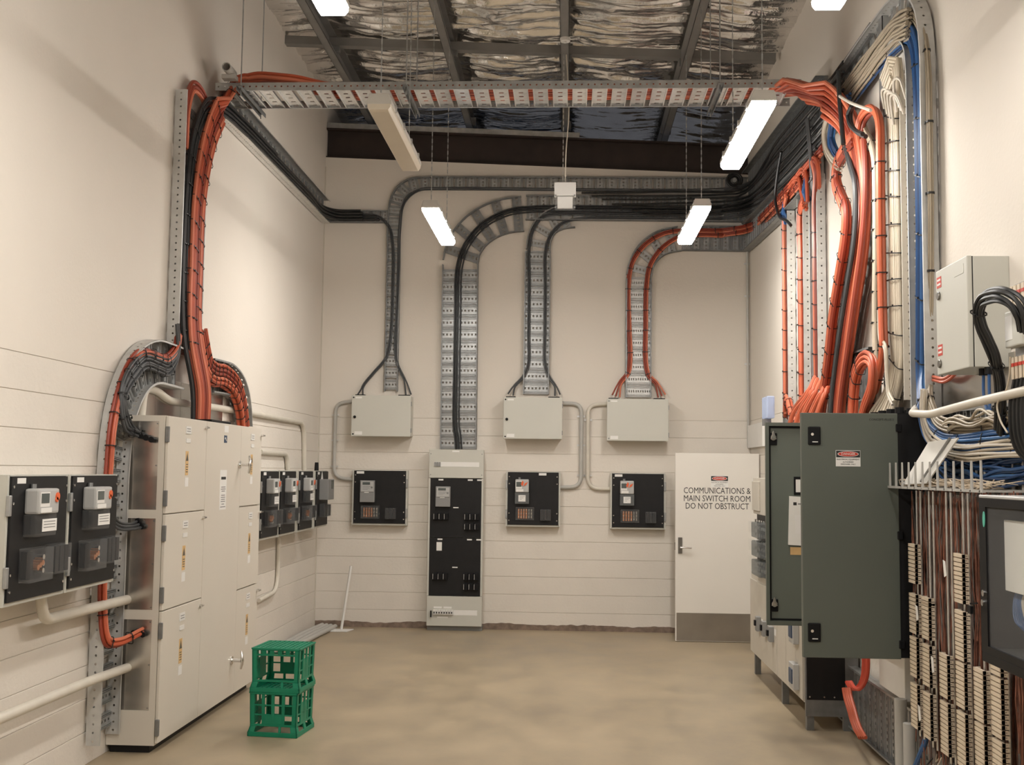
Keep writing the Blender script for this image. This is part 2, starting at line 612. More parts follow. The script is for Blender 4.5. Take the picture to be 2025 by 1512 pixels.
def cables(label, path, n, offs, r, m, group, name='power_cable', wob=0.0, per=6, sides=7, cat='cable', spread=None, step=None, mats=None, bspread=None):
    """each cable of a run is an object of its own; offs are (sideways, outward) offsets from the run's centre line"""
    C = cr(path, per)
    if step:
        C = resample(C, step)
    A, Bn = frames(C, n)
    N = len(C)
    outs = []
    for k, (a, b_) in enumerate(offs):
        ph, ph2 = random.uniform(0, 6.3), random.uniform(0, 6.3)
        pts = []
        for i in range(N):
            s = i / (N - 1)
            sc = spread(s) if spread else 1.0
            dw = wob * (math.sin(ph + s * 9) + 0.6 * math.sin(ph2 + s * 23)) if wob else 0
            pts.append(C[i] + A[i] * (a * sc + dw) + Bn[i] * (b_ * (bspread(s) if bspread else sc if spread and sc < 1 else 1) + dw * 0.4))
        sh_ = mats or (SHADES.get(m) if len(offs) > 1 else None)
        mm = sh_[(k * 3 + len(offs)) % len(sh_)] if sh_ else m
        o = MB().tube(pts, r, sides).build(name, mm, None, smooth=True, org=pts[0])
        tag(o, label, cat, group)
        outs.append(o)
    return C, A, Bn


def ties(run, every, a_lo, a_hi, b_lo, b_hi, label, group, first=None, wdt=0.007, th=0.0025, skew=0.0, m='tie', end=None):
    """a nylon tie strapped round the run every so often"""
    C, A, Bn = run
    D, nxt = 0.0, first if first is not None else every * 0.5
    tot = sum((C[i] - C[i - 1]).length for i in range(1, len(C)))
    for i in range(1, len(C)):
        sg = (C[i] - C[i - 1]).length
        while sg > 0 and D + sg >= nxt and nxt < (end or tot):
            p = C[i - 1].lerp(C[i], (nxt - D) / sg)
            t = (C[i] - C[i - 1]).normalized()
            l, nn = A[i], Bn[i]
            ca, cb = (a_lo + a_hi) / 2, (b_lo + b_hi) / 2
            ha, hb = (a_hi - a_lo) / 2 + 0.002, (b_hi - b_lo) / 2 + 0.002
            sk = skew * random.uniform(0.5, 1.5)
            loop, out = [], []
            for q in range(12):
                an = 2 * PI * q / 12
                ex = lambda c_: math.copysign(abs(c_) ** 0.45, c_)
                u_, v_ = ex(math.cos(an)), ex(math.sin(an))
                base = p + l * (ca + u_ * ha) + nn * (cb + v_ * hb) + t * (sk * u_)
                loop.append(base)
                out.append(p + l * (ca + u_ * (ha + th)) + nn * (cb + v_ * (hb + th)) + t * (sk * u_))
            vs = []
            for q in range(12):
                vs += [loop[q] - t * wdt / 2, loop[q] + t * wdt / 2, out[q] + t * wdt / 2, out[q] - t * wdt / 2]
            fs = []
            for q in range(12):
                e = ((q + 1) % 12) * 4
                s = q * 4
                fs += [(s + k, s + (k + 1) % 4, e + (k + 1) % 4, e + k) for k in range(4)]
            b = MB()
            b.add(vs, fs)
            hd = p + l * (ca + ha * 0.3) + nn * (b_hi + 0.005)
            b.bar(hd - t * 0.006, hd + t * 0.006, 0.009, 0.008, nn)
            o = b.build('cable_tie', m, None, org=p)
            tag(o, label, 'cable tie', group)
            nxt += every * random.uniform(0.93, 1.07)
        D += sg


# ---------------------------------------------------------------- the room
def plane_wall(name, verts, m):
    return struct(MB().add(verts, [tuple(range(len(verts)))]).build(name, m))


COURSE = 0.1975
NC = 12
struct(B1(-3.6, 2.8, YF, 17, -0.12, 0).build('floor', 'floor'))
wl = struct(MB().prism([(YF, 0), (17, 0), (17, 6.3), (YF, 6.3)], XL - 0.2, XL - 0.006, 'x').build('wall_left', 'wall'))
wr = struct(MB().prism([(YF, 0), (17, 0), (17, 6.1), (YF, 6.1)], XR + 0.006, XR + 0.2, 'x').build('wall_right', 'wall'))
ztop = lambda x: 5.415 - 0.045 * (x - XL)
wb = struct(MB().prism([(XL - 0.1, 0), (XR + 0.1, 0), (XR + 0.1, ztop(XR) - 0.0), (XL - 0.1, ztop(XL))], YB + 0.006, YB + 0.2, 'y').build('wall_back', 'wall'))
for k in range(NC):
    z0, z1 = k * COURSE, (k + 1) * COURSE - 0.0035
    bl = B1(XL - 0.03, XL, YF, YB, z0, z1).build('block_course', 'wall_low', wl, bev=0.002)
    br = B1(XR, XR + 0.03, YF, YB, z0, z1).build('block_course', 'wall_low', wr, bev=0.002)
    bb = B1(XL, XR, YB, YB + 0.03, z0, z1).build('block_course', 'wall_low', wb, bev=0.002)
zc = NC * COURSE
B1(XL - 0.03, XL, YF, YB, zc, 6.3).build('rendered_panel', 'wall', wl)
B1(XR, XR + 0.03, YF, YB, zc, 6.1).build('rendered_panel', 'wall', wr)
MB().prism([(XL, zc), (XR, zc), (XR, ztop(XR)), (XL, ztop(XL))], YB, YB + 0.03, 'y').build('rendered_panel', 'wall', wb)
struct(B1(XL - 0.2, XR + 0.2, YF - 0.2, YF, 0, 6.3).build('wall_front', 'wall'))
# bare unpainted strip along the foot of the back wall, with a ragged paint edge
pl = [(XL, 0)]
b = MB()
xs = XL
top = []
while xs < 1.32:
    top.append((xs, 0.062 + 0.022 * noise.noise(V((xs * 2.1, 3, 0))) + 0.014 * noise.noise(V((xs * 13, 1, 0)))))
    xs += 0.02
for i in range(len(top) - 1):
    b.add([(top[i][0], YB - 0.004, 0), (top[i + 1][0], YB - 0.004, 0), (top[i + 1][0], YB - 0.004, top[i + 1][1]), (top[i][0], YB - 0.004, top[i][1]),
           (top[i][0], YB + 0.004, top[i][1]), (top[i + 1][0], YB + 0.004, top[i + 1][1])], [(0, 1, 2, 3), (3, 2, 5, 4)])
struct(b.build('baseboard_back', 'base'), 'ragged unpainted brown strip along the foot of the back wall')
struct(B1(XL - 0.002, XL + 0.012, YB - 0.012, YB + 0.002, 0.0, 5.3).build('trim_1', 'beige'), 'thin sealant bead in the back corner beside the grey conduit')

# roof: foil blanket sagging over wire between the purlins
NX, NY = 120, 880
PX = [-2.38, -1.2, -0.06, 1.12]
Y0R, Y1R = 4.2, 16.9
vs = []
for j in range(NY + 1):
    y = Y0R + (Y1R - Y0R) * j / NY
    for i in range(NX + 1):
        x = XL - 0.02 + (XR - XL + 0.04) * i / NX
        dn = min(abs(x - q) for q in PX)
        sag = -0.05 * min(1, dn / 0.45)
        a = noise.noise(V((x * 0.8, y * 4.0, 1.3)))
        c = 1 - 2 * abs(noise.noise(V((x * 1.3 + 0.4 * a, y * 9.0, 7.7))))
        d = noise.noise(V((x * 6, y * 21, 2.2)))
        e_ = noise.noise(V((x * 13, y * 9, 4.2)))
        loose = 0.35 + 0.75 * max(0, noise.noise(V((x * 0.7, y * 0.5, 5))) + 0.5)
        vs.append((x, y, roof(x) + 0.10 + sag + loose * (0.035 * a + 0.040 * c + 0.014 * d + 0.010 * e_)))
fs = [(j * (NX + 1) + i, j * (NX + 1) + i + 1, (j + 1) * (NX + 1) + i + 1, (j + 1) * (NX + 1) + i) for j in range(NY) for i in range(NX)]
ceil = MB().add(vs, fs).build('ceiling', 'foil', smooth=True)
for p in ceil.data.polygons:
    p.use_smooth = True
struct(ceil, 'crinkled silver foil insulation blanket under the roof')
struct(MB().add([(XL - 0.2, YF - 0.2, roof(XL) + 0.35), (XR + 0.2, YF - 0.2, roof(XR) + 0.35), (XR + 0.2, 17, roof(XR) + 0.35), (XL - 0.2, 17, roof(XL) + 0.35),
                 (XL - 0.2, YF - 0.2, roof(XL) + 0.4), (XR + 0.2, YF - 0.2, roof(XR) + 0.4), (XR + 0.2, 17, roof(XR) + 0.4), (XL - 0.2, 17, roof(XL) + 0.4)],
                [(0, 1, 2, 3), (4, 5, 6, 7), (0, 1, 5, 4), (1, 2, 6, 5), (2, 3, 7, 6), (3, 0, 4, 7)]).build('roof_sheet', 'zinc_dk'))
struct(MB().add([(XL - 0.05, YF, roof(XL) + 0.12), (XR + 0.05, YF, roof(XR) + 0.12), (XR + 0.05, Y0R + .02, roof(XR) + 0.12), (XL - 0.05, Y0R + .02, roof(XL) + 0.12)],
                [(0, 1, 2, 3)]).build('ceiling_near', 'foil'))
PLAB = ['first zinc roof purlin from the wall with the green crates below', 'zinc roof purlin above the unlit batten',
        'zinc roof purlin above the hanging junction box', 'zinc roof purlin above the lit batten and the open green doors']
for q, lb in zip(PX, PLAB):
    z = roof(q)
    b = MB()
    zz = z - 0.15
    b.box(q - 0.045, q - 0.041, YF, 16.5, zz, zz + 0.2)
    b.box(q - 0.045, q + 0.035, YF, 16.5, zz, zz + 0.004)
    b.box(q - 0.045, q + 0.035, YF, 16.5, zz + 0.196, zz + 0.2)
    b.box(q + 0.031, q + 0.035, YF, 16.5, zz, zz + 0.022)
    o = b.build('purlin', 'purlin', org=(q, 0, zz))
    struct(o, lb)
    cl = MB()
    for yy in (8.2, 10.75, 13.0):
        cl.box(q - 0.06, q + 0.06, yy - 0.03, yy + 0.03, zz + 0.05, zz + 0.15)
    cl.build('cleat', 'zinc_dk', o, org=(q, 0, zz))
# bridging between the purlins
for yy, xs_, lb in ((10.75, [XL] + PX + [XR - 0.05], 'zinc bridging channel crossing the purlins near the back'), (8.1, [XL, PX[0]], 'short zinc bridging channel ending at the side wall near the overhead tray'),
                    (9.4, [XL, PX[0]], 'short zinc bridging channel, second from the overhead tray'), (12.2, [XL, PX[0]], 'short zinc bridging channel closest to the rafter')):
    r0 = None
    for i in range(len(xs_) - 1):
        b = MB()
        a_, c_ = V((xs_[i], yy, roof(xs_[i]) - 0.04)), V((xs_[i + 1], yy, roof(xs_[i + 1]) - 0.04))
        b.bar(a_, c_, 0.09, 0.006)
        b.bar(a_ + V((0, -.045, .04)), c_ + V((0, -.045, .04)), 0.005, 0.08)
        if r0 is None:
            r0 = struct(b.build('bridging', 'purlin', org=a_), lb)
            o_ = a_
        else:
            b.build('bridging_length', 'purlin', r0, org=o_)
# steel rafter above the back wall
b = MB()
def slope_box(b, y0, y1, d0, d1):
    p = []
    for x in (XL, XR):
        for y in (y0, y1):
            for d in (d0, d1):
                p.append((x, y, ztop(x) + d))
    return b.add(p, [(0, 1, 3, 2), (4, 6, 7, 5), (0, 4, 5, 1), (2, 3, 7, 6), (0, 2, 6, 4), (1, 5, 7, 3)])
slope_box(b, YB + 0.02, YB + 0.19, 0.0, 0.02)
slope_box(b, YB + 0.02, YB + 0.19, 0.34, 0.36)
slope_box(b, YB + 0.095, YB + 0.11, 0.02, 0.34)
struct(b.build('roof_beam', 'steel', org=(0, YB, 5.2)), 'dark red oxide steel rafter along the top of the back wall')


# ---------------------------------------------------------------- hanging battens
def batten(x, y0, z, L, lit, label, group):
    root = thing('batten_light', label, 'light', (x, y0, z), 0, group)
    hw = 0.072
    b = MB()
    b.prism([(-hw * 1.04, 0.029), (hw * 1.04, 0.029), (hw * 1.04, 0.05), (hw * 0.82, 0.095), (-hw * 0.82, 0.095), (-hw * 1.04, 0.05)], 0, L, 'y')
    b.build('housing', 'lamp', root, bev=0.004)
    sec = [(-hw * 1.0, 0.030), (-hw * 0.97, 0.006), (-hw * 0.78, -0.014), (hw * 0.78, -0.014), (hw * 0.97, 0.006), (hw * 1.0, 0.030)]
    me, N = MB(), len(sec)
    rings = []
    for y, s in ((0.0, 0.80), (0.012, 0.95), (0.035, 1.0), (L - 0.035, 1.0), (L - 0.012, 0.95), (L, 0.80)):
        rings += [(px * (0.9 + 0.1 * s), y, 0.030 + (pz - 0.030) * s) for px, pz in sec]
    me.add(rings, [(r * N + k, r * N + k + 1, (r + 1) * N + k + 1, (r + 1) * N + k) for r in range(5) for k in range(N - 1)] +
           [tuple(range(N)), tuple(5 * N + k for k in range(N))] + [(r * N, (r + 1) * N, (r + 1) * N + N - 1, r * N + N - 1) for r in range(5)])
    me.build('diffuser', 'diff_weak' if lit == 'weak' else 'diff' if lit else 'diff_off', root, smooth=True)
    cm = B1(-0.006, 0.006, -0.014, 0.014, 0, 0.04).mesh('clip', 'zinc_lt')
    for sx in (-1, 1):
        for k in range(4):
            inst(cm, 'clip', root, Matrix.Translation((sx * (hw + 0.004), L * (0.12 + 0.25 * k), 0.03)))
    hgt = roof(x) - 0.1 - z
    for yy in (0.06, L - 0.12):
        b = MB()
        k, zz = 0, 0.09
        while zz < hgt:
            if k % 2:
                b.box(-0.0045, 0.0045, yy - 0.0012, yy + 0.0012, zz, zz + 0.036)
            else:
                b.box(-0.0012, 0.0012, yy - 0.0045, yy + 0.0045, zz, zz + 0.036)
            zz += 0.03
            k += 1
        b.build('suspension_chain', 'zinc', root)
    if not lit:
        b = MB()
        for sx in (-0.03, 0.03):
            b.box(sx - 0.014, sx + 0.014, 0.012, 0.03, 0.0, 0.03)
        b.build('lamp_holder', 'white', root)
    return root


LX, RX, LZ = -1.15, 1.11, 3.93
batten(LX, 6.46, LZ, 1.36, False, 'unlit hanging batten light with a cream diffuser below the overhead cable tray', 'hanging batten lights')
batten(RX + 0.02, 6.44, LZ, 1.36, True, 'lit batten light hanging over the open green doors', 'hanging batten lights')
batten(LX - 0.02, 9.1, LZ, 1.36, True, 'lit batten light hanging in front of the wide curved cable ladder', 'hanging batten lights')
batten(RX - 0.03, 9.05, LZ, 1.36, True, 'lit batten light hanging in front of the orange cable bend on the back wall', 'hanging batten lights')
batten(LX + 0.02, 3.72, LZ, 1.36, True, 'lit batten light cut by the top of the frame above the unlit batten', 'hanging batten lights')
batten(RX + 0.07, 3.71, LZ, 1.36, 'weak', 'lit batten light cut by the top of the frame nearest the tall cable ladders', 'hanging batten lights')
batten(LX, 0.9, LZ, 1.36, True, 'lit batten light behind the viewpoint on the green crate side', 'hanging batten lights')
batten(RX, 0.9, LZ, 1.36, True, 'lit batten light behind the viewpoint on the terminal frame side', 'hanging batten lights')

# ---------------------------------------------------------------- overhead tray across the room
ladder('long zinc cable tray spanning the room overhead with wide slotted rungs', [(-2.80, 8.645, 4.735), (1.76, 8.645, 4.735)], (0, 0, 1), 0.45, hg=0.062,
       pitch=0.155, rw=0.118, a0=0, m='zinc', rm='zinc_lt', slots=5, name='cable_tray', cat='cable tray', sf=0.38)
for u, lb in ((476, 'trapeze hanger strut nearest the loop of orange cables'), (803, 'trapeze hanger strut beside the unlit batten'), (1424, 'trapeze hanger strut beside the lit batten')):
    p = at(u, 184, y=8.36)
    r = thing('trapeze_hanger', lb, 'hanger', (p.x, 8.645, 4.70))
    b = MB()
    for s in (-0.02, 0.018):
        b.box(s, s + 0.003, -0.34, 0.36, 0, 0.035)
    b.box(-0.02, 0.021, -0.34, 0.36, 0.030, 0.034)
    b.build('strut', 'zinc_dk', r)
    for yy in (-0.285, 0.285):
        MB().cyl((0, yy, -0.03), (0, yy, roof(p.x) - 4.70), 0.005, 8).build('threaded_rod', 'zinc', r)
        MB().cyl((0, yy, 0.034), (0, yy, 0.05), 0.012, 6).build('nut', 'zinc_lt', r)

# ---------------------------------------------------------------- things on the wall with the big cabinet
PX1 = V((1, 0, 0))
NL = lambda p: V((1, 0, 0)) if p.z < 4.3 else V((max(0.02, 1 - (p.z - 4.3) / 0.45), 0, -min(1, (p.z - 4.3) / 0.45)))
NLt = lambda p: (V((-1, 0, 0)) if p.z < 4.45 else V((-0.6, 0, -0.8))) if p.x > 1.72 else V((1, 0, 0)) if p.x < -2.68 and p.z < 4.55 else (V((0.6, 0, -0.8)) if p.x < -2.6 else V((0, 0, -1)))
XW = XL
# riser from the cabinet to the overhead tray
ladder('tall zinc cable ladder riser from the cream cabinet up to the overhead tray', [(XW, 7.97, 2.55), (XW, 7.97, 4.50)], (1, 0, 0), 0.50, hg=0.085, pitch=0.15,
       a0=0.012, hole='round', step=0.05, slots=10, m='zinc_pale', rm='zinc')
L2 = [at(340, 729, x=XW), at(312, 720, x=XW), at(288, 715, x=XW), at(262, 728, x=XW), at(240, 762, x=XW), at(222, 815, x=XW), at(213, 870, x=XW), at(207, 940, x=XW)]
p_ = L2[-1]
ladder('curved cable ladder branch dropping beside the cream cabinet to the floor', resample(cr(L2), 0.05) + [p_ - V((0, 0, k * 0.05)) for k in range(1, 33)], (1, 0, 0), 0.30, hg=0.085, pitch=0.15,
       a0=0.012, hole='round', slots=6, m='zinc_pale', rm='zinc', dense=True)
L3 = [at(405, 742, x=XW), at(425, 746, x=XW), at(443, 752, x=XW), at(462, 775, x=XW), at(470, 805, x=XW), at(473, 850, x=XW)]
ladder('short curved cable ladder branch ending behind the cream cabinet top', cr(L3), (1, 0, 0), 0.27, hg=0.07, pitch=0.11, a0=0.012, hole='slot', slots=6)
# galvanised back plate above the cabinet
bp0, bp1 = at(258, 768, x=XW + 0.008), at(490, 800, x=XW + 0.008)
b = MB()
for k in range(4):
    ya = 7.05 + k * 0.50
    b.box(XW + 0.004, XW + 0.012, ya, ya + 0.496, 1.9, 2.40)
tag(b.build('backing_plate', 'sheet', org=(XW, 7.0, 1.9)), 'galvanised sheet backing plate on the wall above the cream cabinet', 'backing plate')

# cables of the riser
GO = 'orange cables on the riser above the cream cabinet'
path = [(-2.69, 8.10, 2.08), (-2.69, 8.09, 2.35), (-2.745, 8.02, 2.75), (-2.755, 8.01, 3.3), (-2.76, 8.05, 3.8), (-2.75, 8.22, 4.3), (-2.725, 8.45, 4.62), (-2.70, 8.60, 4.80), (-2.52, 8.64, 4.875),
        (-2.25, 8.60, 4.845), (-1.95, 8.61, 4.792), (-1.6, 8.615, 4.768), (-1.2, 8.615, 4.766), (-0.6, 8.615, 4.766), (0.0, 8.615, 4.766), (0.7, 8.615, 4.766), (1.3, 8.615, 4.766), (1.64, 8.61, 4.768)]
path += [at(1640, 210, x=1.80), at(1674, 252, x=1.88), at(1692, 320, x=1.91), at(1699, 420, x=1.93), at(1694, 500, x=1.94), at(1679, 600, x=1.95), at(1661, 720, x=1.95), at(1647, 822, x=1.93), at(1643, 870, x=1.90)]
offs = grid(7, 2, 0.034, 0, -0.035, 0.003)
flat = lambda s: max(0.0, min(1.0, (s - 0.36) / 0.04, (0.69 - s) / 0.04))
run = cables('thick orange power cable climbing from the cream cabinet to the overhead tray', path, NLt, offs, 0.0155, 'orange', GO, wob=0.002, per=7,
             spread=lambda s: 1.0 + 0.28 * flat(s), bspread=lambda s: 1 - 0.75 * flat(s))
ties(run, 0.17, -0.130, -0.005, -0.055, 0.0135, 'black tie round orange cables on the cabinet riser', 'ties on the orange riser cables', first=0.7, skew=0.015, end=2.9)
ties(run, 0.17, -0.005, 0.148, -0.055, 0.0135, 'black tie round orange cables on the cabinet riser', 'ties on the orange riser cables', first=0.62, skew=0.015, end=2.9)
GB = 'black cables on the riser above the cream cabinet'
path = [(-2.72, 7.98, 2.08), (-2.73, 7.97, 2.35), (-2.78, 7.88, 2.75), (-2.79, 7.85, 3.2), (-2.79, 7.87, 3.8), (-2.785, 7.95, 4.2), (-2.775, 8.15, 4.50), (-2.77, 8.5, 4.62), (-2.77, 9.1, 4.66), (-2.78, 10.2, 4.68)]
run = cables('black power cable rising beside the orange riser cables', path, (1, 0, 0), grid(4, 1, 0.032, 0, 0, 0.002), 0.0145, 'blk_cable', GB, per=7)
ties(run, 0.22, -0.06, 0.06, -0.015, 0.018, 'black tie round black cables on the cabinet riser', 'ties on the black riser cables', first=0.7, end=2.6)
# short orange loop at the very top
cables('short orange cable looping over the top of the riser', [(-2.81, 7.82, 4.1), (-2.81, 7.84, 4.42), (-2.81, 7.95, 4.60), (-2.80, 8.12, 4.60), (-2.79, 8.28, 4.46), (-2.79, 8.30, 4.2)], (1, 0, 0),
       grid(3, 1, 0.03), 0.016, 'orange', 'orange loop over the riser top', per=6)
# conduit stub at the tray's end
r = thing('conduit_stub', 'grey open-ended conduit stub on the end of the overhead tray', 'conduit', (-2.66, 8.36, 4.86))
b = MB()
N = 14
for r0_, r1_ in ((0.036, 0.030),):
    ri = []
    for y in (0, 0.16):
        for rr in (r0_, r1_):
            ri.append([(rr * math.cos(2 * PI * k / N), y - 0.12, rr * math.sin(2 * PI * k / N)) for k in range(N)])
    vs = [q for g in ri for q in g]
    f = []
    for k in range(N):
        k2 = (k + 1) % N
        f += [(k, k2, N + k2, N + k), (2 * N + k, 2 * N + k2, 3 * N + k2, 3 * N + k), (k, k2, 2 * N + k2, 2 * N + k), (N + k, N + k2, 3 * N + k2, 3 * N + k)]
    b.add(vs, f)
b.build('pipe', 'conduit', r, smooth=True)
B1(-0.06, 0.05, -0.05, 0.03, -0.065, -0.03).build('saddle', 'conduit', r, bev=0.004)

# branch cables
Xb = XW + 0.075
def LP(pts, x=Xb):
    return [at(u, v, x=x) for u, v in pts]
GG = 'dark grey cables curling off the riser into the cabinet side'
for k, dv in enumerate((0, 13, 24)):
    sh = dv
    pts = LP([(350, 640), (352, 690 + sh * .3), (334, 713 + sh), (314, 708 + sh), (288, 700 + sh)], Xb + 0.02) + LP([(264 + sh * .2, 720 + sh), (246 + sh * .15, 752 + sh * .9), (240 + sh * .2, 790 + sh * .4)], Xb + 0.03)
    e = at(248 + k * 9, 845 + k * 3, x=XW + 0.12)
    pts += [e, V((XW + 0.13 + 0.035 * k, 6.95, 1.985 - 0.012 * k))]
    run = cables('dark grey cable curling off the riser into the cabinet side plate', pts, (1, 0, 0), [(-0.0125, 0), (0.0125, 0.003)], 0.0105, 'grey_cable', GG, per=6)
    if k in (0, 2):
        ties(run, 0.15, -0.03, 0.03, -0.014, 0.02, 'black tie round dark grey cables beside the cabinet', 'ties on the dark grey branch cables', first=0.4)
pts = LP([(350, 660), (346, 684), (328, 706), (309, 702), (285, 695), (268, 701), (247, 734), (233, 775), (219, 840), (211, 929)], Xb)
e = pts[-1]
pts += [V((Xb, e.y - 0.02, 1.3)), V((Xb, e.y - 0.01, 0.95))] + [at(208, 1268, x=Xb + 0.03), at(230, 1272, x=XW + 0.13), V((XW + 0.20, 6.95, 0.745))]
run = cables('orange cable curving off the riser down behind the meter panels', pts, (1, 0, 0), [(-0.014, 0), (0.012, 0), (0.0, 0.021), (0.026, 0.018)], 0.0115, 'orange', 'orange branch cables beside the cabinet side')
ties(run, 0.2, -0.027, 0.039, -0.013, 0.034, 'black tie round orange cables beside the cabinet side', 'ties on the orange branch cables', first=0.35)
pts = LP([(392, 660), (399, 701), (406, 728), (420, 742), (439, 746), (460, 766), (472, 801), (478, 850)], Xb)
run = cables('orange cable bending off the riser to the cabinet top', pts, (1, 0, 0), grid(5, 2, 0.032, 0, 0, 0.003), 0.0145, 'orange', 'orange cables on the short curved branch', per=6)
ties(run, 0.10, -0.085, 0.0, -0.015, 0.045, 'black tie round orange cables on the short curved branch', 'ties on the short curved branch', first=0.15)
ties(run, 0.10, 0.0, 0.095, -0.015, 0.045, 'black tie round orange cables on the short curved branch', 'ties on the short curved branch', first=0.12)

# black feed ladder on the side wall, sloping view to the back corner
zt = 4.735
ladder('long cable ladder along the wall above the cream cabinet carrying black cables', [(XW, 8.7, 4.73), (XW, YB - 0.15, 4.73)], (1, 0, 0), 0.26, hg=0.09, pitch=0.16, a0=0.01, slots=5, m='zinc_lt', rm='zinc_dk')
for k in range(7):
    z = 4.66 + (k % 4) * 0.035
    x = XW + 0.04 + (k // 4) * 0.03
    pts = [(x, 8.75, z), (x, 9.6, z - 0.01), (x + .01, 10.6, z - 0.015), (x, 11.6, z), (x, YB - 0.3, z), (x + 0.12, YB - 0.08, z), (x + 0.4, YB - 0.055 - (k // 4) * .03, z)]
    if k == 0:
        pts += [(-2.35, YB - 0.055, z), (at(752, 425, y=YB).x, YB - 0.055, z)]
    elif k == 1:
        pts += [(-2.35, YB - 0.055, z), (at(748, 420, y=YB).x, YB - 0.06, z)]
    tag(MB().tube(cr(pts, 6), 0.0155, 7).build('power_cable', 'blk_cable', None, smooth=True, org=pts[0]), 'black power cable lying in the side wall ladder towards the back corner', 'cable', 'black cables in the side wall ladder')


# ---------------------------------------------------------------- big cream cabinet
CY0, CY1, CXF, CZ0, CZ1 = 6.95, 9.11, -2.54, 0.05, 2.105
cab = thing('switchboard_cabinet', 'tall cream grey switchboard cabinet with six small doors behind the green crates', 'cabinet', (XW, CY0, 0))
wd = CXF - XW
b = MB()
# frame: side with three openings, plus carcass
zs = [CZ0]
rows = [(at(250, 1404, y=CY0).z, at(250, 1224, y=CY0).z), (at(250, 1205, y=CY0).z, at(250, 1024, y=CY0).z), (at(250, 1007, y=CY0).z, at(250, 832, y=CY0).z)]
xa, xb = 0.035, wd - 0.062
zprev = CZ0
for z0, z1 in rows:
    b.box(0.004, wd - 0.022, 0, 0.02, zprev, z0)
    b.box(0.004, xa, 0, 0.02, z0, z1)
    b.box(xb, wd - 0.022, 0, 0.02, z0, z1)
    zprev = z1
b.box(0.004, wd - 0.022, 0, 0.02, zprev, CZ1)
b.box(0.004, wd - 0.022, CY1 - CY0 - 0.02, CY1 - CY0, CZ0, CZ1)
b.box(0.004, wd - 0.022, 0.02, CY1 - CY0 - 0.02, CZ1 - 0.02, CZ1)
b.box(0.004, wd - 0.022, 0.02, CY1 - CY0 - 0.02, CZ0, CZ0 + 0.02)
b.box(wd - 0.04, wd - 0.022, 0.02, CY1 - CY0 - 0.02, CZ0 + 0.02, CZ1 - 0.02)
b.build('carcass', 'cab', cab)
B1(0.02, wd - 0.06, 0.03, CY1 - CY0 - 0.03, 0.001, CZ0).build('plinth', 'black', cab)
for z0, z1 in rows:
    s = B1(xa, xb, 0.008, 0.012, z0, z1).build('side_plate', 'sheet', cab)
    bb = MB()
    for x in (xa + 0.012, xb - 0.012):
        for z in (z0 + 0.015, (z0 + z1) / 2, z1 - 0.015):
            bb.cyl((x, 0.008, z), (x, 0.004, z), 0.004, 8)
    bb.build('screw', 'zinc_dk', s)
tag_mesh = {}
DW0, DW1 = 0.0, at(410, 832, x=CXF).y - CY0
DE = CY1 - CY0
RY0 = 1.58
seam_l = [CZ0 + 0.01, at(316, 1210, x=CXF).z, at(322, 1017, x=CXF).z, CZ1]
seam_r = [CZ0 + 0.01, at(500, 1155, x=CXF).z, at(505, 998, x=CXF).z, CZ1]


def on_front(name, m, parent, y, z, ww, hh, d=0.0015, **k):
    """a flat plate on the cabinet's front, centred at y, z"""
    return B1(wd, wd + d, y - ww / 2, y + ww / 2, z - hh / 2, z + hh / 2).build(name, m, parent, **k)


def warning(parent, y, ztop_):
    o = on_front('circuit_plate', 'white', parent, y + 0.01, ztop_ - 0.03, 0.10, 0.05, 0.004)
    bb = MB()
    for k in range(2):
        bb.box(wd + 0.004, wd + 0.0045, y - 0.025, y + 0.045, ztop_ - 0.024 - k * 0.016, ztop_ - 0.019 - k * 0.016)
    bb.build('printed_lines', 'grey_ink', o)
    on_front('number_plate', 'white', parent, y + 0.01, ztop_ - 0.10, 0.085, 0.028, 0.004)
    s = on_front('caution_sticker', 'amber', parent, y, ztop_ - 0.25, 0.056, 0.16)
    MB().prism([(y - 0.024, ztop_ - 0.235), (y + 0.024, ztop_ - 0.235), (y, ztop_ - 0.18)], wd + 0.0016, wd + 0.0022, 'x').build('triangle_mark', 'dull', s)
    bb = MB()
    for k in range(4):
        bb.box(wd + 0.0016, wd + 0.0022, y - 0.018, y + 0.018, ztop_ - 0.262 - k * 0.016, ztop_ - 0.256 - k * 0.016)
    bb.build('printed_lines', 'dull', s)
    on_front('white_tag', 'label', parent, y + 0.005, ztop_ - 0.375, 0.065, 0.06)


for k in range(3):
    d = B1(wd - 0.02, wd, 0.004, DW1 - 0.004, seam_l[k] + 0.003, seam_l[k + 1] - 0.004).build('door', 'cab', cab, bev=0.003)
    warning(d, DW1 * 0.48, seam_l[k + 1] - 0.05)
    for zz in (seam_l[k] + 0.10, seam_l[k + 1] - 0.12):
        B1(wd - 0.015, wd + 0.008, -0.012, 0.008, zz - 0.05, zz + 0.05).build('hinge', 'zinc_dk', d, bev=0.002)
    bb = MB().cyl((wd, DW1 - 0.03, seam_l[k + 1] - 0.05), (wd + 0.016, DW1 - 0.03, seam_l[k + 1] - 0.05), 0.010, 10)
    bb.box(wd + 0.016, wd + 0.022, DW1 - 0.055, DW1 - 0.005, seam_l[k + 1] - 0.055, seam_l[k + 1] - 0.045)
    bb.build('wing_knob', 'chrome', d)
cen = B1(wd - 0.02, wd, DW1 + 0.002, RY0 + 0.0036, CZ0 + 0.013, CZ1 - 0.004).build('centre_panel', 'cab', cab, bev=0.002)
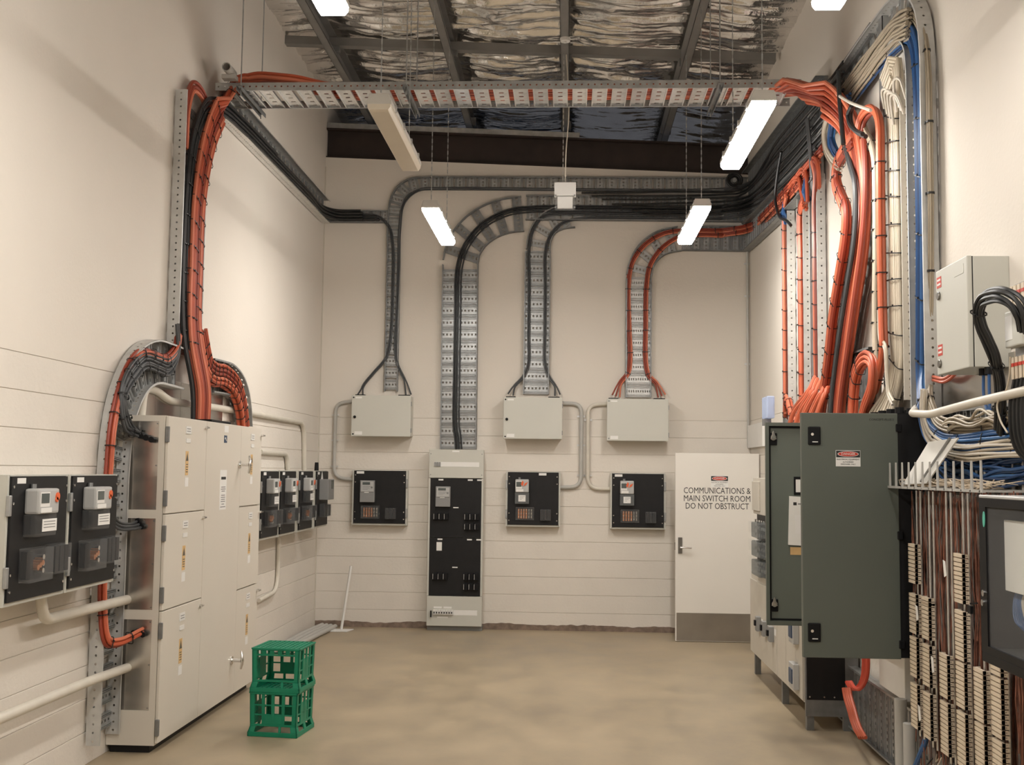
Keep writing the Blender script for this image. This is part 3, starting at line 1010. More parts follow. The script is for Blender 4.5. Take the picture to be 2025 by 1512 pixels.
for k in range(3):
    d = B1(wd - 0.02, wd, RY0 + 0.0042, DE - 0.004, seam_r[k] + 0.004, seam_r[k + 1] - 0.006).build('door', 'cab', cab)
    warning(d, RY0 + 0.30, seam_r[k + 1] - 0.05)
    bb = MB().cyl((wd, DE - 0.02, seam_r[k + 1] - 0.06), (wd + 0.02, DE - 0.02, seam_r[k + 1] - 0.06), 0.010, 10)
    bb.box(wd + 0.02, wd + 0.026, DE - 0.045, DE + 0.015, seam_r[k + 1] - 0.066, seam_r[k + 1] - 0.054)
    bb.build('wing_knob', 'chrome', d)
for (u, v) in ((473, 918), (457, 1305)):
    p = at(u, v, x=CXF)
    y, z = p.y - CY0, p.z
    bb = MB().cyl((wd, y, z), (wd + 0.075, y, z), 0.014, 12)
    bb.cyl((wd, y, z), (wd + 0.01, y, z), 0.03, 16)
    bb.tube([(wd + 0.07, y + 0.02, z + 0.065), (wd + 0.082, y + 0.006, z + 0.03), (wd + 0.085, y, z), (wd + 0.082, y + 0.006, z - 0.03), (wd + 0.07, y + 0.02, z - 0.065)], [0.008, 0.011, 0.013, 0.011, 0.008], 10)
    bb.build('tee_handle', 'chrome', cen, smooth=True)
p = at(441, 968, x=CXF)
s = on_front('notice_sheet', 'label', cen, p.y - CY0, p.z, 0.155, 0.29)
bb = MB()
for k, (ww, zz) in enumerate(((0.1, 0.02), (0.11, 0.005), (0.08, -0.01), (0.09, -0.04), (0.10, -0.055), (0.09, -0.07), (0.10, -0.085), (0.06, -0.105), (0.12, -0.125))):
    bb.box(wd + 0.0016, wd + 0.0021, p.y - CY0 - ww / 2, p.y - CY0 + ww / 2, p.z + zz - 0.003, p.z + zz + 0.003)
bb.build('printed_lines', 'grey_ink', s)
B1(wd + 0.0016, wd + 0.0021, p.y - CY0 - 0.055, p.y - CY0 + 0.055, p.z + 0.075, p.z + 0.095).build('heading_block', 'ink', s)
p = at(446, 868, x=CXF)
s = on_front('navy_badge', 'navy', cen, p.y - CY0, p.z, 0.07, 0.055)
MB().tube([(wd + 0.002, p.y - CY0 - 0.02 + 0.01 * k, p.z + 0.012 * math.sin(k * 1.3)) for k in range(5)], 0.003, 5).build('emblem', 'label', s)
on_front('number_label', 'label', cen, at(448, 848, x=CXF).y - CY0, at(448, 848, x=CXF).z, 0.10, 0.05)
for k in range(3):
    pass
# cable glands and tails on the cabinet's side
r = None
for i, (u, v) in enumerate(((262, 1030), (272, 1040), (268, 1050))):
    q = at(u, v, x=-2.72)
    pts = [V((XW + 0.10 - 0.02 * i, 6.62 + 0.03 * i, 1.52 - 0.02 * i)), V((XW + 0.11, 6.75, 1.44 - .02 * i)), V((XW + 0.14 + 0.01 * i, 6.86, 1.42 - 0.015 * i)), V((XW + 0.16 + 0.015 * i, 6.955, 1.44 - 0.02 * i))]
    tag(MB().tube(cr(pts, 6), 0.010, 8).build('power_cable', 'grey_cable', None, smooth=True, org=pts[0]), 'grey cable tail entering the middle side plate behind the near meter panel', 'cable', 'grey tails into the middle side plate')
    tag(MB().cyl(pts[-1] - V((0, 0.03, 0)), pts[-1] + V((0, 0.012, 0)), 0.016, 10).build('cable_gland', 'black_gl', None, org=pts[-1]), 'black cable gland on the middle side plate of the cream cabinet', 'gland', 'glands on the middle side plate')
for i in range(4):
    q = V((XW + 0.13 + 0.035 * i, 6.945, 1.985 - 0.012 * i))
    tag(MB().cyl(q - V((0, 0.035, 0)), q + V((0, 0.012, 0)), 0.019, 10).build('cable_gland', 'black_gl', None, org=q), 'black cable gland on the top side plate of the cream cabinet', 'gland', 'glands on the top side plate')
    q = V((XW + 0.165 + 0.02 * i, 6.945, 0.745 - 0.012 * (i % 2)))
    tag(MB().cyl(q - V((0, 0.03, 0)), q + V((0, 0.012, 0)), 0.017, 10).build('cable_gland', 'black_gl', None, org=q), 'black cable gland on the bottom side plate of the cream cabinet', 'gland', 'glands on the bottom side plate')
# black gland strip on top
tag(B1(-2.72, -2.56, 7.86, 8.32, CZ1, CZ1 + 0.018).build('gland_strip', 'black_gl', None, org=(-2.64, 8.1, CZ1), bev=0.003), 'black rubber gland strip where orange cables enter the cream cabinet top', 'gland')


# ---------------------------------------------------------------- conduits
def conduit(label, pts, r, m='conduit', rad=0.12, saddles=(), nrm=V((1, 0, 0)), cat='conduit', group=None):
    P = fillet(pts, rad)
    o0 = V(pts[0])
    root = thing('conduit', label, cat, o0, 0, group)
    MB().tube(P, r, 12).build('pipe', m, root, smooth=True, org=o0)
    for i in range(1, len(pts) - 1):   # couplings at the ends of each bend
        pass
    for s in saddles:
        s = V(s)
        b = MB()
        b.bar(s - nrm * 0.004, s + nrm * 0.004, 0.03, 0.022, V((0.01, 0.02, 1)))
        ax = V((0, 0, 1)).cross(nrm)
        b.bar(s - ax * (r + 0.022) - nrm * (r * 0.7), s + ax * (r + 0.022) - nrm * (r * 0.7), 0.02, 0.006, nrm)
        b.build('saddle', 'zinc_lt', root, org=o0)
    return root


xc = XW + 0.026
conduit('pale conduit looping over the cream cabinet then dropping to the far meter panels', [at(280, 822, x=xc), at(285, 768, x=xc), at(310, 771, x=xc), at(334, 792, x=xc), at(411, 803, x=xc), at(490, 815, x=xc), at(601, 836, x=xc), at(602, 930, x=xc)],
        0.026, 'conduit_lt', 0.18)
conduit('short pale conduit bending down onto the third wall meter panel', [at(515, 893, x=xc), at(567, 897, x=xc), at(569, 930, x=xc)], 0.024, 'conduit_lt', 0.15)
conduit('thin pale conduit below the far meter panels bending back towards the cabinet', [at(551, 1062, x=xc), at(549, 1167, x=xc), at(512, 1187, x=xc)], 0.020, 'conduit_lt', 0.2)
xd = XW + 0.10
pA = at(80, 1175, x=xd)
conduit('thick pale conduit bending out from under the near meter panels into the cabinet side', [pA, at(86, 1226, x=xd), at(165, 1206, x=xd), V((xd, 6.97, at(245, 1187, x=xd).z))], 0.030, 'conduit_lt', 0.11)
p0, p1 = at(0, 1420, x=xd), at(175, 1347, x=xd)
conduit('long pale conduit running low along the wall into the cabinet side', [p0 - (p1 - p0).normalized() * 0.9, p0, p1, V((xd + 0.02, 6.97, at(240, 1322, x=xd).z))], 0.028, 'conduit_lt', 0.1)


# ---------------------------------------------------------------- meter panels
def elec_meter(parent, x, z, w_, h_, kind, y=0.0):
    """an electricity meter on a board whose face is at local y"""
    d = 0.075
    if kind == 'grey':
        m = B1(x, x + w_, y - 0.05, y, z, z + h_).build('meter', 'meter', parent, bev=0.006)
        B1(x + 0.01, x + w_ - 0.01, y - 0.058, y - 0.05, z + h_ * 0.48, z + h_ - 0.012).build('meter_face', 'meter_lt', m, bev=0.002)
        B1(x + w_ * 0.18, x + w_ * 0.70, y - 0.0595, y - 0.058, z + h_ * 0.80, z + h_ * 0.92).build('display', 'lcd', m)
        bb = MB()
        for k in range(3):
            bb.box(x + w_ * 0.2, x + w_ * (0.75 - 0.1 * k), y - 0.0593, y - 0.058, z + h_ * (0.72 - 0.07 * k), z + h_ * (0.735 - 0.07 * k))
        bb.build('printed_lines', 'grey_ink', m)
        MB().cyl((x + w_ * 0.82, y - 0.062, z + h_ * 0.68), (x + w_ * 0.82, y - 0.058, z + h_ * 0.68), 0.012, 12).build('optical_port', 'zinc_dk', m)
        B1(x + w_ * 0.3, x + w_ * 0.62, y - 0.0525, y - 0.05, z + h_ * 0.43, z + h_ * 0.47).build('meter_label', 'label', m)
        return m
    m = B1(x + 0.004, x + w_ - 0.004, y - d, y, z + h_ * 0.47, z + h_).build('meter', 'meter_lt', parent, bev=0.012)
    B1(x + w_ * 0.07, x + w_ * 0.5, y - d - 0.002, y - d + 0.002, z + h_ * 0.62, z + h_ * 0.93).build('display_frame', 'white', m)
    B1(x + w_ * 0.10, x + w_ * 0.46, y - d - 0.004, y - d, z + h_ * 0.70, z + h_ * 0.90).build('display', 'lcd', m)
    B1(x + w_ * 0.1, x + w_ * 0.6, y - d - 0.003, y - d, z + h_ * 0.50, z + h_ * 0.60).build('meter_label', 'label', m)
    bb = MB()
    if kind == 'red':
        bb.prism([(x + w_ * .42, z + h_ * .80), (x + w_ * .55, z + h_ * .72), (x + w_ * .62, z + h_ * .88), (x + w_ * .52, z + h_ * .95)], y - d - 0.006, y - d - 0.001)
        bb.prism([(x + w_ * .62, z + h_ * .72), (x + w_ * .80, z + h_ * .78), (x + w_ * .92, z + h_ * .90), (x + w_ * .70, z + h_ * .84)], y - d - 0.006, y - d - 0.001)
    else:
        bb.cyl((x + w_ * 0.86, y - d - 0.006, z + h_ * 0.83), (x + w_ * 0.86, y - d, z + h_ * 0.83), 0.020, 12)
        bb.cyl((x + w_ * 0.82, y - d - 0.006, z + h_ * 0.76), (x + w_ * 0.82, y - d, z + h_ * 0.76), 0.013, 12)
    bb.build('seal', 'orange_dot', m)
    c = B1(x, x + w_, y - d * 0.85, y, z, z + h_ * 0.47).build('terminal_cover', 'clear' if kind != 'red' else 'smoke', parent, bev=0.008)
    B1(x + 0.02, x + w_ - 0.02, y - 0.03, y, z + h_ * 0.05, z + h_ * 0.45).build('terminal_block', 'black_gl', c)
    B1(x + w_ * (0.3 if kind != 'red' else .25), x + w_ * (0.98 if kind != 'red' else .75), y - d * 0.85 - 0.002, y - d * 0.85, z + h_ * 0.10, z + h_ * 0.36).build('serial_label', 'label', c)
    bb = MB()
    for k in range(3):
        bb.box(x + w_ * 0.36, x + w_ * (0.7 - .1 * k if kind == 'red' else 0.9), y - d * 0.85 - 0.003, y - d * 0.85 - 0.002, z + h_ * (0.30 - 0.06 * k), z + h_ * (0.315 - 0.06 * k))
    bb.build('printed_lines', 'grey_ink', c)
    MB().cyl((x + w_ * 0.3, y - 0.012, z + h_), (x + w_ * 0.3, y - 0.012, z + h_ + 0.022), 0.014, 10).build('hanger_lug', 'zinc_dk', m)
    return m


def link_box(parent, x, z, w_, h_, style, y=0.0):
    """clear cover over links: style 'links' copper bars, 'fuse' dark fuse carriers"""
    d = 0.06
    c = B1(x, x + w_, y - d, y, z, z + h_).build('link_cover', 'clear', parent, bev=0.005)
    if style == 'links':
        bb = MB()
        for k in range(6):
            bb.mi(0 if k < 4 else 1)
            xx = x + w_ * (0.12 + 0.14 * k)
            bb.box(xx, xx + w_ * 0.085, y - 0.03, y, z + h_ * 0.12, z + h_ * 0.85)
            bb.mi(2)
            for q in (0.25, 0.5, 0.75):
                bb.cyl((xx + w_ * .042, y - 0.036, z + h_ * q), (xx + w_ * .042, y - 0.03, z + h_ * q), w_ * 0.028, 8)
        bb.build('link', ['copper', 'dull', 'chrome'], c)
    elif style == 'bolts':
        bb = MB()
        bb.mi(0).box(x + w_ * 0.08, x + w_ * 0.35, y - 0.03, y, z + h_ * 0.1, z + h_ * 0.9)
        for k in range(3):
            bb.mi(1).cyl((x + w_ * (0.42 + 0.1 * k), y - 0.05, z + h_ * (0.42 + 0.06 * k)), (x + w_ * (0.42 + 0.1 * k), y, z + h_ * (0.42 + 0.06 * k)), 0.014, 10)
            bb.mi(2).cyl((x + w_ * 0.68, y - 0.045, z + h_ * (0.3 + 0.2 * k)), (x + w_ * 0.68, y, z + h_ * (0.3 + 0.2 * k)), 0.013, 10)
        bb.build('stud', ['black_gl', 'copper', 'chrome'], c)
    else:
        bb = MB()
        for k in range(3):
            bb.box(x + w_ * (0.06 + 0.31 * k), x + w_ * (0.31 + 0.31 * k), y - 0.05, y, z + h_ * 0.06, z + h_ * 0.94)
        bb.build('fuse_carrier', 'black_gl', c, bev=0.004)
    return c


def meter_panel(label, loc, rz, w_, h_, dep, kind, group, hinge='left', links=None, tagx=0.04, fuse=None, meter=None, name='meter_panel'):
    """loc is the lower left corner of the black front board, local x right, y into the wall, z up"""
    t = thing(name, label, 'meter panel', loc, rz, group)
    bb = MB()
    e = 0.018
    bb.box(-0.004, w_ + 0.004, 0.012, dep, -e, 0.0)
    bb.box(-0.004, w_ + 0.004, 0.012, dep, h_, h_ + 0.006)
    bb.box(-e, 0, 0.012, dep, -e, h_ + 0.006)
    bb.box(w_, w_ + e, 0.012, dep, -e, h_ + 0.006)
    bb.box(0, w_, dep - 0.01, dep, 0, h_)
    bb.build('box', 'box', t)
    bd = B1(0.002, w_ - 0.002, 0, 0.010, 0.002, h_ - 0.002).build('front_board', 'black', t)
    s = MB()
    for hx in (0.018, w_ - 0.018):
        for hz in (0.05, 0.13, h_ - 0.13, h_ - 0.05):
            s.cyl((hx, -0.004, hz), (hx, 0, hz), 0.007, 8)
    s.build('screw', 'chrome', bd)
    hx = -0.012 if hinge == 'left' else w_ + 0.012
    for hz in (0.12, h_ - 0.14):
        B1(hx - 0.012, hx + 0.012, -0.006, 0.014, hz - 0.05, hz + 0.05).build('hinge', 'zinc', t, bev=0.003)
    B1(tagx, tagx + 0.085, -0.0015, 0, h_ - 0.035, h_ - 0.008).build('number_label', 'label', t)
    if meter:
        elec_meter(t, *meter, kind)
    if links:
        link_box(t, *links)
    if fuse:
        link_box(t, *fuse)
    return t


XM = -2.65
RL = PI / 2
near = [('black meter panel cut by the edge of the photo', 5.20), ('black meter panel beside the open side plates of the cream cabinet', 5.855)]
for lb, y in near:
    t = meter_panel(lb, (XM, y, 1.125), RL, 0.595, 0.60, XM - XW - 0.0, 'pale', 'meter panels next to the cream cabinet', 'left', (0.10, 0.085, 0.245, 0.165, 'bolts'),
                    0.05, (0.365, 0.105, 0.18, 0.15, 'fuse'), (0.125, 0.305, 0.225, 0.235))
XM2 = -2.67
far = [('first black wall meter panel, half hidden by the cream cabinet', 9.62, 'pale'), ('second black wall meter panel past the cream cabinet', 10.27, 'pale'),
       ('third black wall meter panel past the cream cabinet', 11.0, 'pale'), ('black wall meter panel with a grey boxy meter and small aerial in the corner', 11.74, 'modem')]
for i, (lb, y, kd) in enumerate(far):
    wd_ = 0.57
    if kd == 'pale':
        meter_panel(lb, (XM2, y, 1.165), RL, wd_, 0.585, XM2 - XW, 'pale', 'meter panels between the cabinet and the corner', 'left', (0.10, 0.09, 0.22, 0.15, 'bolts'), 0.05, (0.34, 0.10, 0.19, 0.14, 'fuse'), (0.13, 0.27, 0.22, 0.25))
    else:
        t = meter_panel(lb, (XM2, y, 1.165), RL, wd_, 0.585, XM2 - XW, 'pale', 'meter panels between the cabinet and the corner', 'left', (0.16, 0.09, 0.20, 0.15, 'fuse'), 0.05, (0.37, 0.09, 0.15, 0.14, 'fuse'))
        m = B1(0.13, 0.42, -0.10, 0, 0.28, 0.50).build('meter', 'meter', t, bev=0.006)
        B1(0.27, 0.38, -0.103, -0.10, 0.40, 0.49).build('display', 'lcd', m)
        MB().cyl((0.2, 0.05, 0.59), (0.2, 0.05, 0.68), 0.025, 10, 0.02).build('aerial', 'black_gl', t)
        MB().prism([(0.2, 0.50), (0.30, 0.50), (0.25, 0.585)], -0.003, -0.001).build('triangle_sign', 'label', t)


# ---------------------------------------------------------------- milk crates
def crate_mesh(open_front):
    """open moulded crate standing upside down: base panel on top, flared rim below; origin at the floor centre"""
    W, H = 0.322, 0.289
    parts = {}
    b = MB()
    hw = W / 2
    def hb(z):   # half width at height z (upside down: rim flared at the bottom)
        if z < 0.03:
            return hw + 0.010
        if z < 0.055:
            return hw + 0.010 - (z - 0.03) / 0.025 * 0.010
        if z > H - 0.035:
            return hw + (z - (H - 0.035)) / 0.035 * 0.008
        return hw
    th = 0.009
    def bar_h(z0, z1, side, s0=-1, s1=1, out=0.0):
        h0, h1 = hb(z0) + out, hb(z1) + out
        vs = []
        for z, h in ((z0, h0), (z1, h1)):
            for s in (s0, s1):
                vs += [(s * h, -h, z), (s * h, -h + th, z)]
        c, sn = [(1, 0), (0, 1), (-1, 0), (0, -1)][side]
        vs = [(x * c - y * sn, x * sn + y * c, z) for x, y, z in vs]
        b.add(vs, [(0, 1, 3, 2), (4, 6, 7, 5), (0, 2, 6, 4), (1, 5, 7, 3), (0, 4, 5, 1), (2, 3, 7, 6)])
    for sd in range(4):
        big = open_front and sd == 0
        bar_h(0.0, 0.03, sd, out=0.002)
        bar_h(0.066, 0.080, sd)
        bar_h(0.030, 0.066, sd, -1, -0.74)
        bar_h(0.030, 0.066, sd, 0.74, 1)
        bar_h(0.030, 0.066, sd, 0.24, 0.34) if sd % 2 == 0 else bar_h(0.030, 0.066, sd, -0.12, 0.12)
        bar_h(H - 0.016, H, sd)
        bar_h(0.080, H - 0.016, sd, -1, -0.80)
        bar_h(0.080, H - 0.016, sd, 0.80, 1)
        if big:
            bar_h(H - 0.052, H - 0.040, sd)
            for q in (-0.5, -0.17, 0.17, 0.5):
                bar_h(H - 0.042, H - 0.016, sd, q - 0.09, q + 0.09)
            continue
        bar_h(0.136, 0.145, sd)
        bar_h(0.199, 0.208, sd)
        for q in (-0.43, -0.02, 0.42):
            bar_h(0.080, H - 0.016, sd, q - 0.065, q + 0.065)
        if sd % 2 == 0:
            bar_h(0.080, 0.136, sd, -0.48, 0.42)
        else:
            bar_h(0.080, 0.199, sd, -0.43, 0.30)
    # panel on top (the moulded base): grid of ribs with small gaps
    h = hb(H)
    for k in range(11):
        x = -h + 0.006 + (2 * h - 0.012) * k / 10
        b.box(x - 0.0085, x + 0.0085, -h + 0.004, h - 0.004, H - 0.008, H - 0.001)
        b.box(-h + 0.004, h - 0.004, x - 0.006, x + 0.006, H - 0.012, H - 0.003)
    return b.mesh('milk_crate', 'crate', bev=0.0012)


rzc = math.atan2(at(590, 1460, z=0).y - at(493, 1455, z=0).y, at(590, 1460, z=0).x - at(493, 1455, z=0).x)
base = (at(493, 1455, z=0) + at(617, 1437, z=0)) / 2
for k, lb in enumerate(('lower green plastic milk crate standing on the concrete floor', 'upper green plastic milk crate stacked on another crate')):
    o = bpy.data.objects.new('milk_crate', crate_mesh(k == 1))
    COL.objects.link(o)
    o.location = (base.x + 0.004 * k, base.y + 0.002 * k, 0.001 + k * 0.2895)
    o.rotation_euler = (0, 0, rzc + 0.02 * k)
    tag(o, lb, 'crate', 'stacked green milk crates')

# ---------------------------------------------------------------- corner floor items
pc = at(668, 1247, z=0)
t = thing('pole_on_base', 'thin white pole standing on a square white plate near the corner', 'pole', (pc.x, pc.y, 0.001))
MB().prism([(-0.16, -0.09), (0.12, -0.09), (0.16, 0.085), (-0.08, 0.085)], 0, 0.012, 'z').build('base_plate', 'white', t, bev=0.002)
MB().bar((0.03, 0.04, 0.012), (0.11, 0.10, 0.70), 0.022, 0.022).build('pole', 'white', t)
for i in range(4):
    y1_ = YB - 0.10 - 0.03 * i
    pts = [(XL + 0.05 + 0.055 * i, 10.7 + 0.15 * i, 0.027 + 0.01 * (i % 2)), (XL + 0.06 + 0.06 * i, 11.9, 0.027), (XL + 0.12 + 0.055 * i, y1_, 0.027)]
    tag(MB().tube(cr(pts, 5), 0.026, 10).build('conduit_length', 'conduit', None, smooth=True, org=pts[0]), 'loose grey conduit length lying on the floor in the back corner', 'conduit', 'loose conduit lengths in the corner')


# ================================================================ back wall
NB = (0, -1, 0)
def BP(pts, off=0.0):
    return [at(u, v, y=YB - off) for u, v in pts]


ladder('narrow top cable ladder along the back wall bending down to the first grey box', resample(cr(BP([(1478, 366), (1200, 365), (900, 364), (840, 364), (818, 366), (799, 376), (786, 396), (781, 425), (779, 520), (777, 640), (774, 774)]), 5), 0.05),
       NB, 0.155, hg=0.05, pitch=0.135, rw=0.07, dense=True, hole='round', m='zinc_dk', rm='zinc', slots=4)
ladder('short horizontal cable ladder in the back corner joining the narrow vertical ladder', BP([(642, 429), (768, 430)]), NB, 0.145, hg=0.05, pitch=0.11, rw=0.06, dense=True, hole='round', m='zinc_dk', rm='zinc', slots=4)
ladder('wide vertical cable ladder rising from the tall distribution board', BP([(907, 888), (909, 700), (911, 524)]), NB, 0.415, hg=0.055, pitch=0.138, rw=0.08, dense=True, m='zinc_dk', rm='zinc', slots=10)
ladder('wide cable ladder bend with radiating perforated rungs on the back wall', cr(BP([(911, 520), (917, 493), (936, 464), (966, 441), (1002, 428), (1034, 424)])), NB, 0.415, hg=0.055, pitch=0.21, rw=0.105, m='zinc_dk', rm='zinc_dk', slots=9, hole='slot',
       name='cable_ladder_bend')
ladder('horizontal cable ladder crossing behind the hanging junction box on the back wall', BP([(1040, 412), (1300, 414), (1482, 416)]), NB, 0.29, hg=0.055, pitch=0.135, rw=0.07, dense=True, m='zinc_dk', rm='zinc', slots=7)
ladder('vertical cable ladder rising from the middle grey box with black cables down both rails', BP([(1060, 780), (1062, 640), (1064, 500)]), NB, 0.295, hg=0.055, pitch=0.138, rw=0.08, dense=True, m='zinc_dk', rm='zinc', slots=7)
ladder('cable ladder bend above the middle grey box', cr(BP([(1064, 496), (1068, 470), (1082, 446), (1108, 432), (1135, 428)])), NB, 0.28, hg=0.055, pitch=0.16, rw=0.08, m='zinc_dk', rm='zinc', slots=7, hole='slot', name='cable_ladder_bend')
ladder('bright vertical cable ladder rising from the box fed by orange cables', BP([(1262, 786), (1262, 680), (1263, 552)]), NB, 0.29, hg=0.055, pitch=0.138, rw=0.08, dense=True, m='zinc_dk', rm='zinc_pale', slots=11)
ladder('cable ladder bend carrying the orange cables on the back wall', cr(BP([(1263, 548), (1268, 525), (1282, 500), (1308, 481), (1344, 473)])), NB, 0.29, hg=0.055, pitch=0.17, rw=0.085, m='zinc_dk', rm='zinc', slots=7, hole='slot', name='cable_ladder_bend')
ladder('horizontal cable ladder carrying the orange cables to the corner', BP([(1348, 472), (1482, 474)]), NB, 0.29, hg=0.055, pitch=0.11, rw=0.065, dense=True, m='zinc_dk', rm='zinc', slots=7)

XT = XR - 0.06
def RP(pts, x=XT):
    return [at(u, v, x=x) for u, v in pts]


corner = lambda v, o: [V((XR - 0.30, YB - 0.05 - o, at(1450, v, y=YB).z)), V((XR - 0.09 - o, YB - 0.22, at(1482, v, y=YB).z - 0.0))]
# black cable runs: box glands -> ladders -> corner -> side wall
GK = 'black cables along the back wall and the side wall'
o_ = 0.055
tail = lambda d, dx=0.0: RP([(1541, 330 + d), (1600, 263 + d), (1640, 218 + d), (1668, 186 + d * 1.1)], XR - 0.09 - dx)
runs = [
    ('black cable from the far end gland of the first grey box up the narrow ladder', [(809, 781), (801, 752), (787, 722), (782, 690), (785, 620), (788, 540), (791, 450), (799, 402), (826, 377), (880, 373), (1100, 375), (1400, 376)], [(-0.011, 0), (0.016, 0)], 376, -36),
    ('black cable fanning from the near gland of the first grey box to the back corner', [(713, 781), (719, 762), (738, 738), (764, 706), (773, 660), (777, 560), (777, 490), (769, 448), (745, 427), (690, 425), (650, 423)], [(-0.012, 0), (0.015, 0)], None, 0),
    ('black cable dropping down the wide ladder into the tall distribution board', [(907, 888), (905, 862), (902, 840), (903, 740), (905, 620), (908, 530), (922, 486), (956, 445), (1005, 420), (1060, 413), (1200, 413), (1420, 413)], [(-0.052, 0), (-0.010, 0), (0.021, 0.002), (0.050, 0)], 413, 10),
    ('black cable on the near rail of the ladder above the middle grey box', [(1011, 781), (1017, 765), (1034, 746), (1045, 722), (1046, 660), (1047, 560), (1047, 490), (1056, 452), (1076, 428), (1110, 423), (1200, 424), (1420, 424)], [(-0.010, 0), (0.018, 0)], 424, 24),
    ('black cable on the far rail of the ladder above the middle grey box', [(1104, 781), (1099, 764), (1085, 742), (1078, 718), (1078, 660), (1079, 560), (1079, 500), (1089, 465), (1115, 440), (1160, 432), (1250, 432), (1420, 433)], [(-0.010, 0), (0.018, 0)], 433, 36),
]
for lb, pts, offs, v, d in runs:
    P = BP(pts, o_)
    if v:
        P += corner(v, 0.0) + tail(d)
        nf = lambda p: V((0, -1, 0)) if p.x < XR - 0.35 else (V((-0.7, -0.7, 0)) if p.y > YB - 0.15 else V((-1, 0, 0)))
    else:
        nf = V((0, -1, 0))
    cables(lb, P, nf, [(a_ * 0.66, b_) for a_, b_ in offs], 0.0092, 'blk_cable', GK, per=6, spread=lambda q: 1 + max(0, 1 - q / 0.06) * (2.4 if len(offs) == 2 else 0))
for k in range(7):
    v = 352 + (k % 8) * 11 + random.uniform(-2, 2)
    d = (k % 8) * 17 - 58
    dx = 0.01 + 0.02 * (k % 2)
    P = BP([(1150 + 20 * k, 380 + (k % 8) * 7 + 2), (1300, 381 + (k % 8) * 7)], o_ + 0.03) + corner(382 + (k % 8) * 7, 0.03 + 0.02 * (k % 3)) + tail(d, dx)
    cables('black cable sagging on the ladders round the back corner towards the tall cable ladders', P, lambda p: V((0, -1, 0)) if p.x < XR - 0.35 else (V((-0.7, -0.7, 0)) if p.y > YB - 0.15 else V((-1, 0, 0))),
           [(0, 0)], 0.0115, 'blk_cable', 'black cables round the back corner', wob=0.006, per=6)
# orange on the back wall
GOB = 'orange cables of the third grey box'
L_ = [(1218, 783), (1226, 758), (1242, 737), (1246, 712), (1244, 640), (1243, 560), (1251, 518), (1278, 482), (1318, 460), (1370, 456), (1420, 456)]
R_ = [(1309, 783), (1298, 758), (1283, 742), (1277, 715), (1277, 640), (1279, 560), (1287, 522), (1312, 488), (1345, 468), (1390, 464), (1430, 465)]
for lb, pts, v, d, sg in (('orange cable on the near rail of the bright ladder above the third grey box', L_, 457, 0, 1), ('orange cable on the far rail of the bright ladder above the third grey box', R_, 466, 10, -1)):
    P = BP(pts, o_) + corner(v, 0.0) + RP([(1545, 396 + d), (1600, 333 + d), (1622, 306 + d)], XR - 0.08)
    run = cables(lb, P, lambda p: V((0, -1, 0)) if p.x < XR - 0.35 else (V((-0.7, -0.7, 0)) if p.y > YB - 0.15 else V((-1, 0, 0))), [(-0.0185, 0), (0, 0.004), (0.0185, 0)], 0.0092, 'orange', GOB, per=6,
                 spread=lambda s: 1.0 if s > 0.06 else 2.4 - 23 * s)
    ties(run, 0.24, -0.030, 0.030, -0.011, 0.014, 'black tie round orange cables above the third grey box', 'ties on the back wall orange cables', first=0.3)

# grey enclosures on the back wall
def enclosure(label, u0, v0, u1, v1, dep, locks, tagtxt, hinge):
    y = YB - dep
    a, c = at(u0, v1, y=y), at(u1, v0, y=y)
    W, H = c.x - a.x, c.z - a.z
    t = thing('wall_enclosure', label, 'enclosure', (a.x, y, a.z), 0, 'grey enclosures on the back wall')
    B1(0.006, W - 0.006, 0.022, dep, 0.006, H - 0.004).build('body', 'box', t, bev=0.004)
    d = B1(0, W, 0, 0.020, 0, H).build('door', 'box', t, bev=0.006)
    B1(0.003, W - 0.003, 0.019, 0.023, 0.003, H - 0.003).build('seal', 'black', t)
    for z in (0.025, H - 0.025):
        MB().cyl((0.022, -0.003, z), (0.022, 0, z), 0.009, 10).build('lock_screw', 'black_gl' if locks else 'zinc_dk', d)
    if locks:
        k = MB().cyl((0.038, -0.012, H * 0.47), (0.038, 0, H * 0.47), 0.016, 12)
        k.bar((0.025, -0.014, H * 0.46), (0.052, -0.014, H * 0.48), 0.012, 0.012)
        k.build('latch', 'black_gl', d)
    B1(0.045, 0.115, -0.0015, 0, H - 0.035, H - 0.018).build('number_label', 'label', d)
    B1(0.04, 0.125, -0.0015, 0, 0.018, 0.055).build('rating_label', 'label', d)
    for z in (H * 0.15, H * 0.8):
        B1(W - 0.004, W + 0.006, 0.002, 0.03, z - 0.025, z + 0.025).build('hinge', 'zinc_dk', d)
    for x0, x1 in ((0.02, 0.13), (W - 0.16, W - 0.03)):
        B1(x0, x1, 0.09, 0.17, H - 0.004, H + 0.016).build('gland_plate', 'black_gl', t, bev=0.003)
    return t, a, W, H


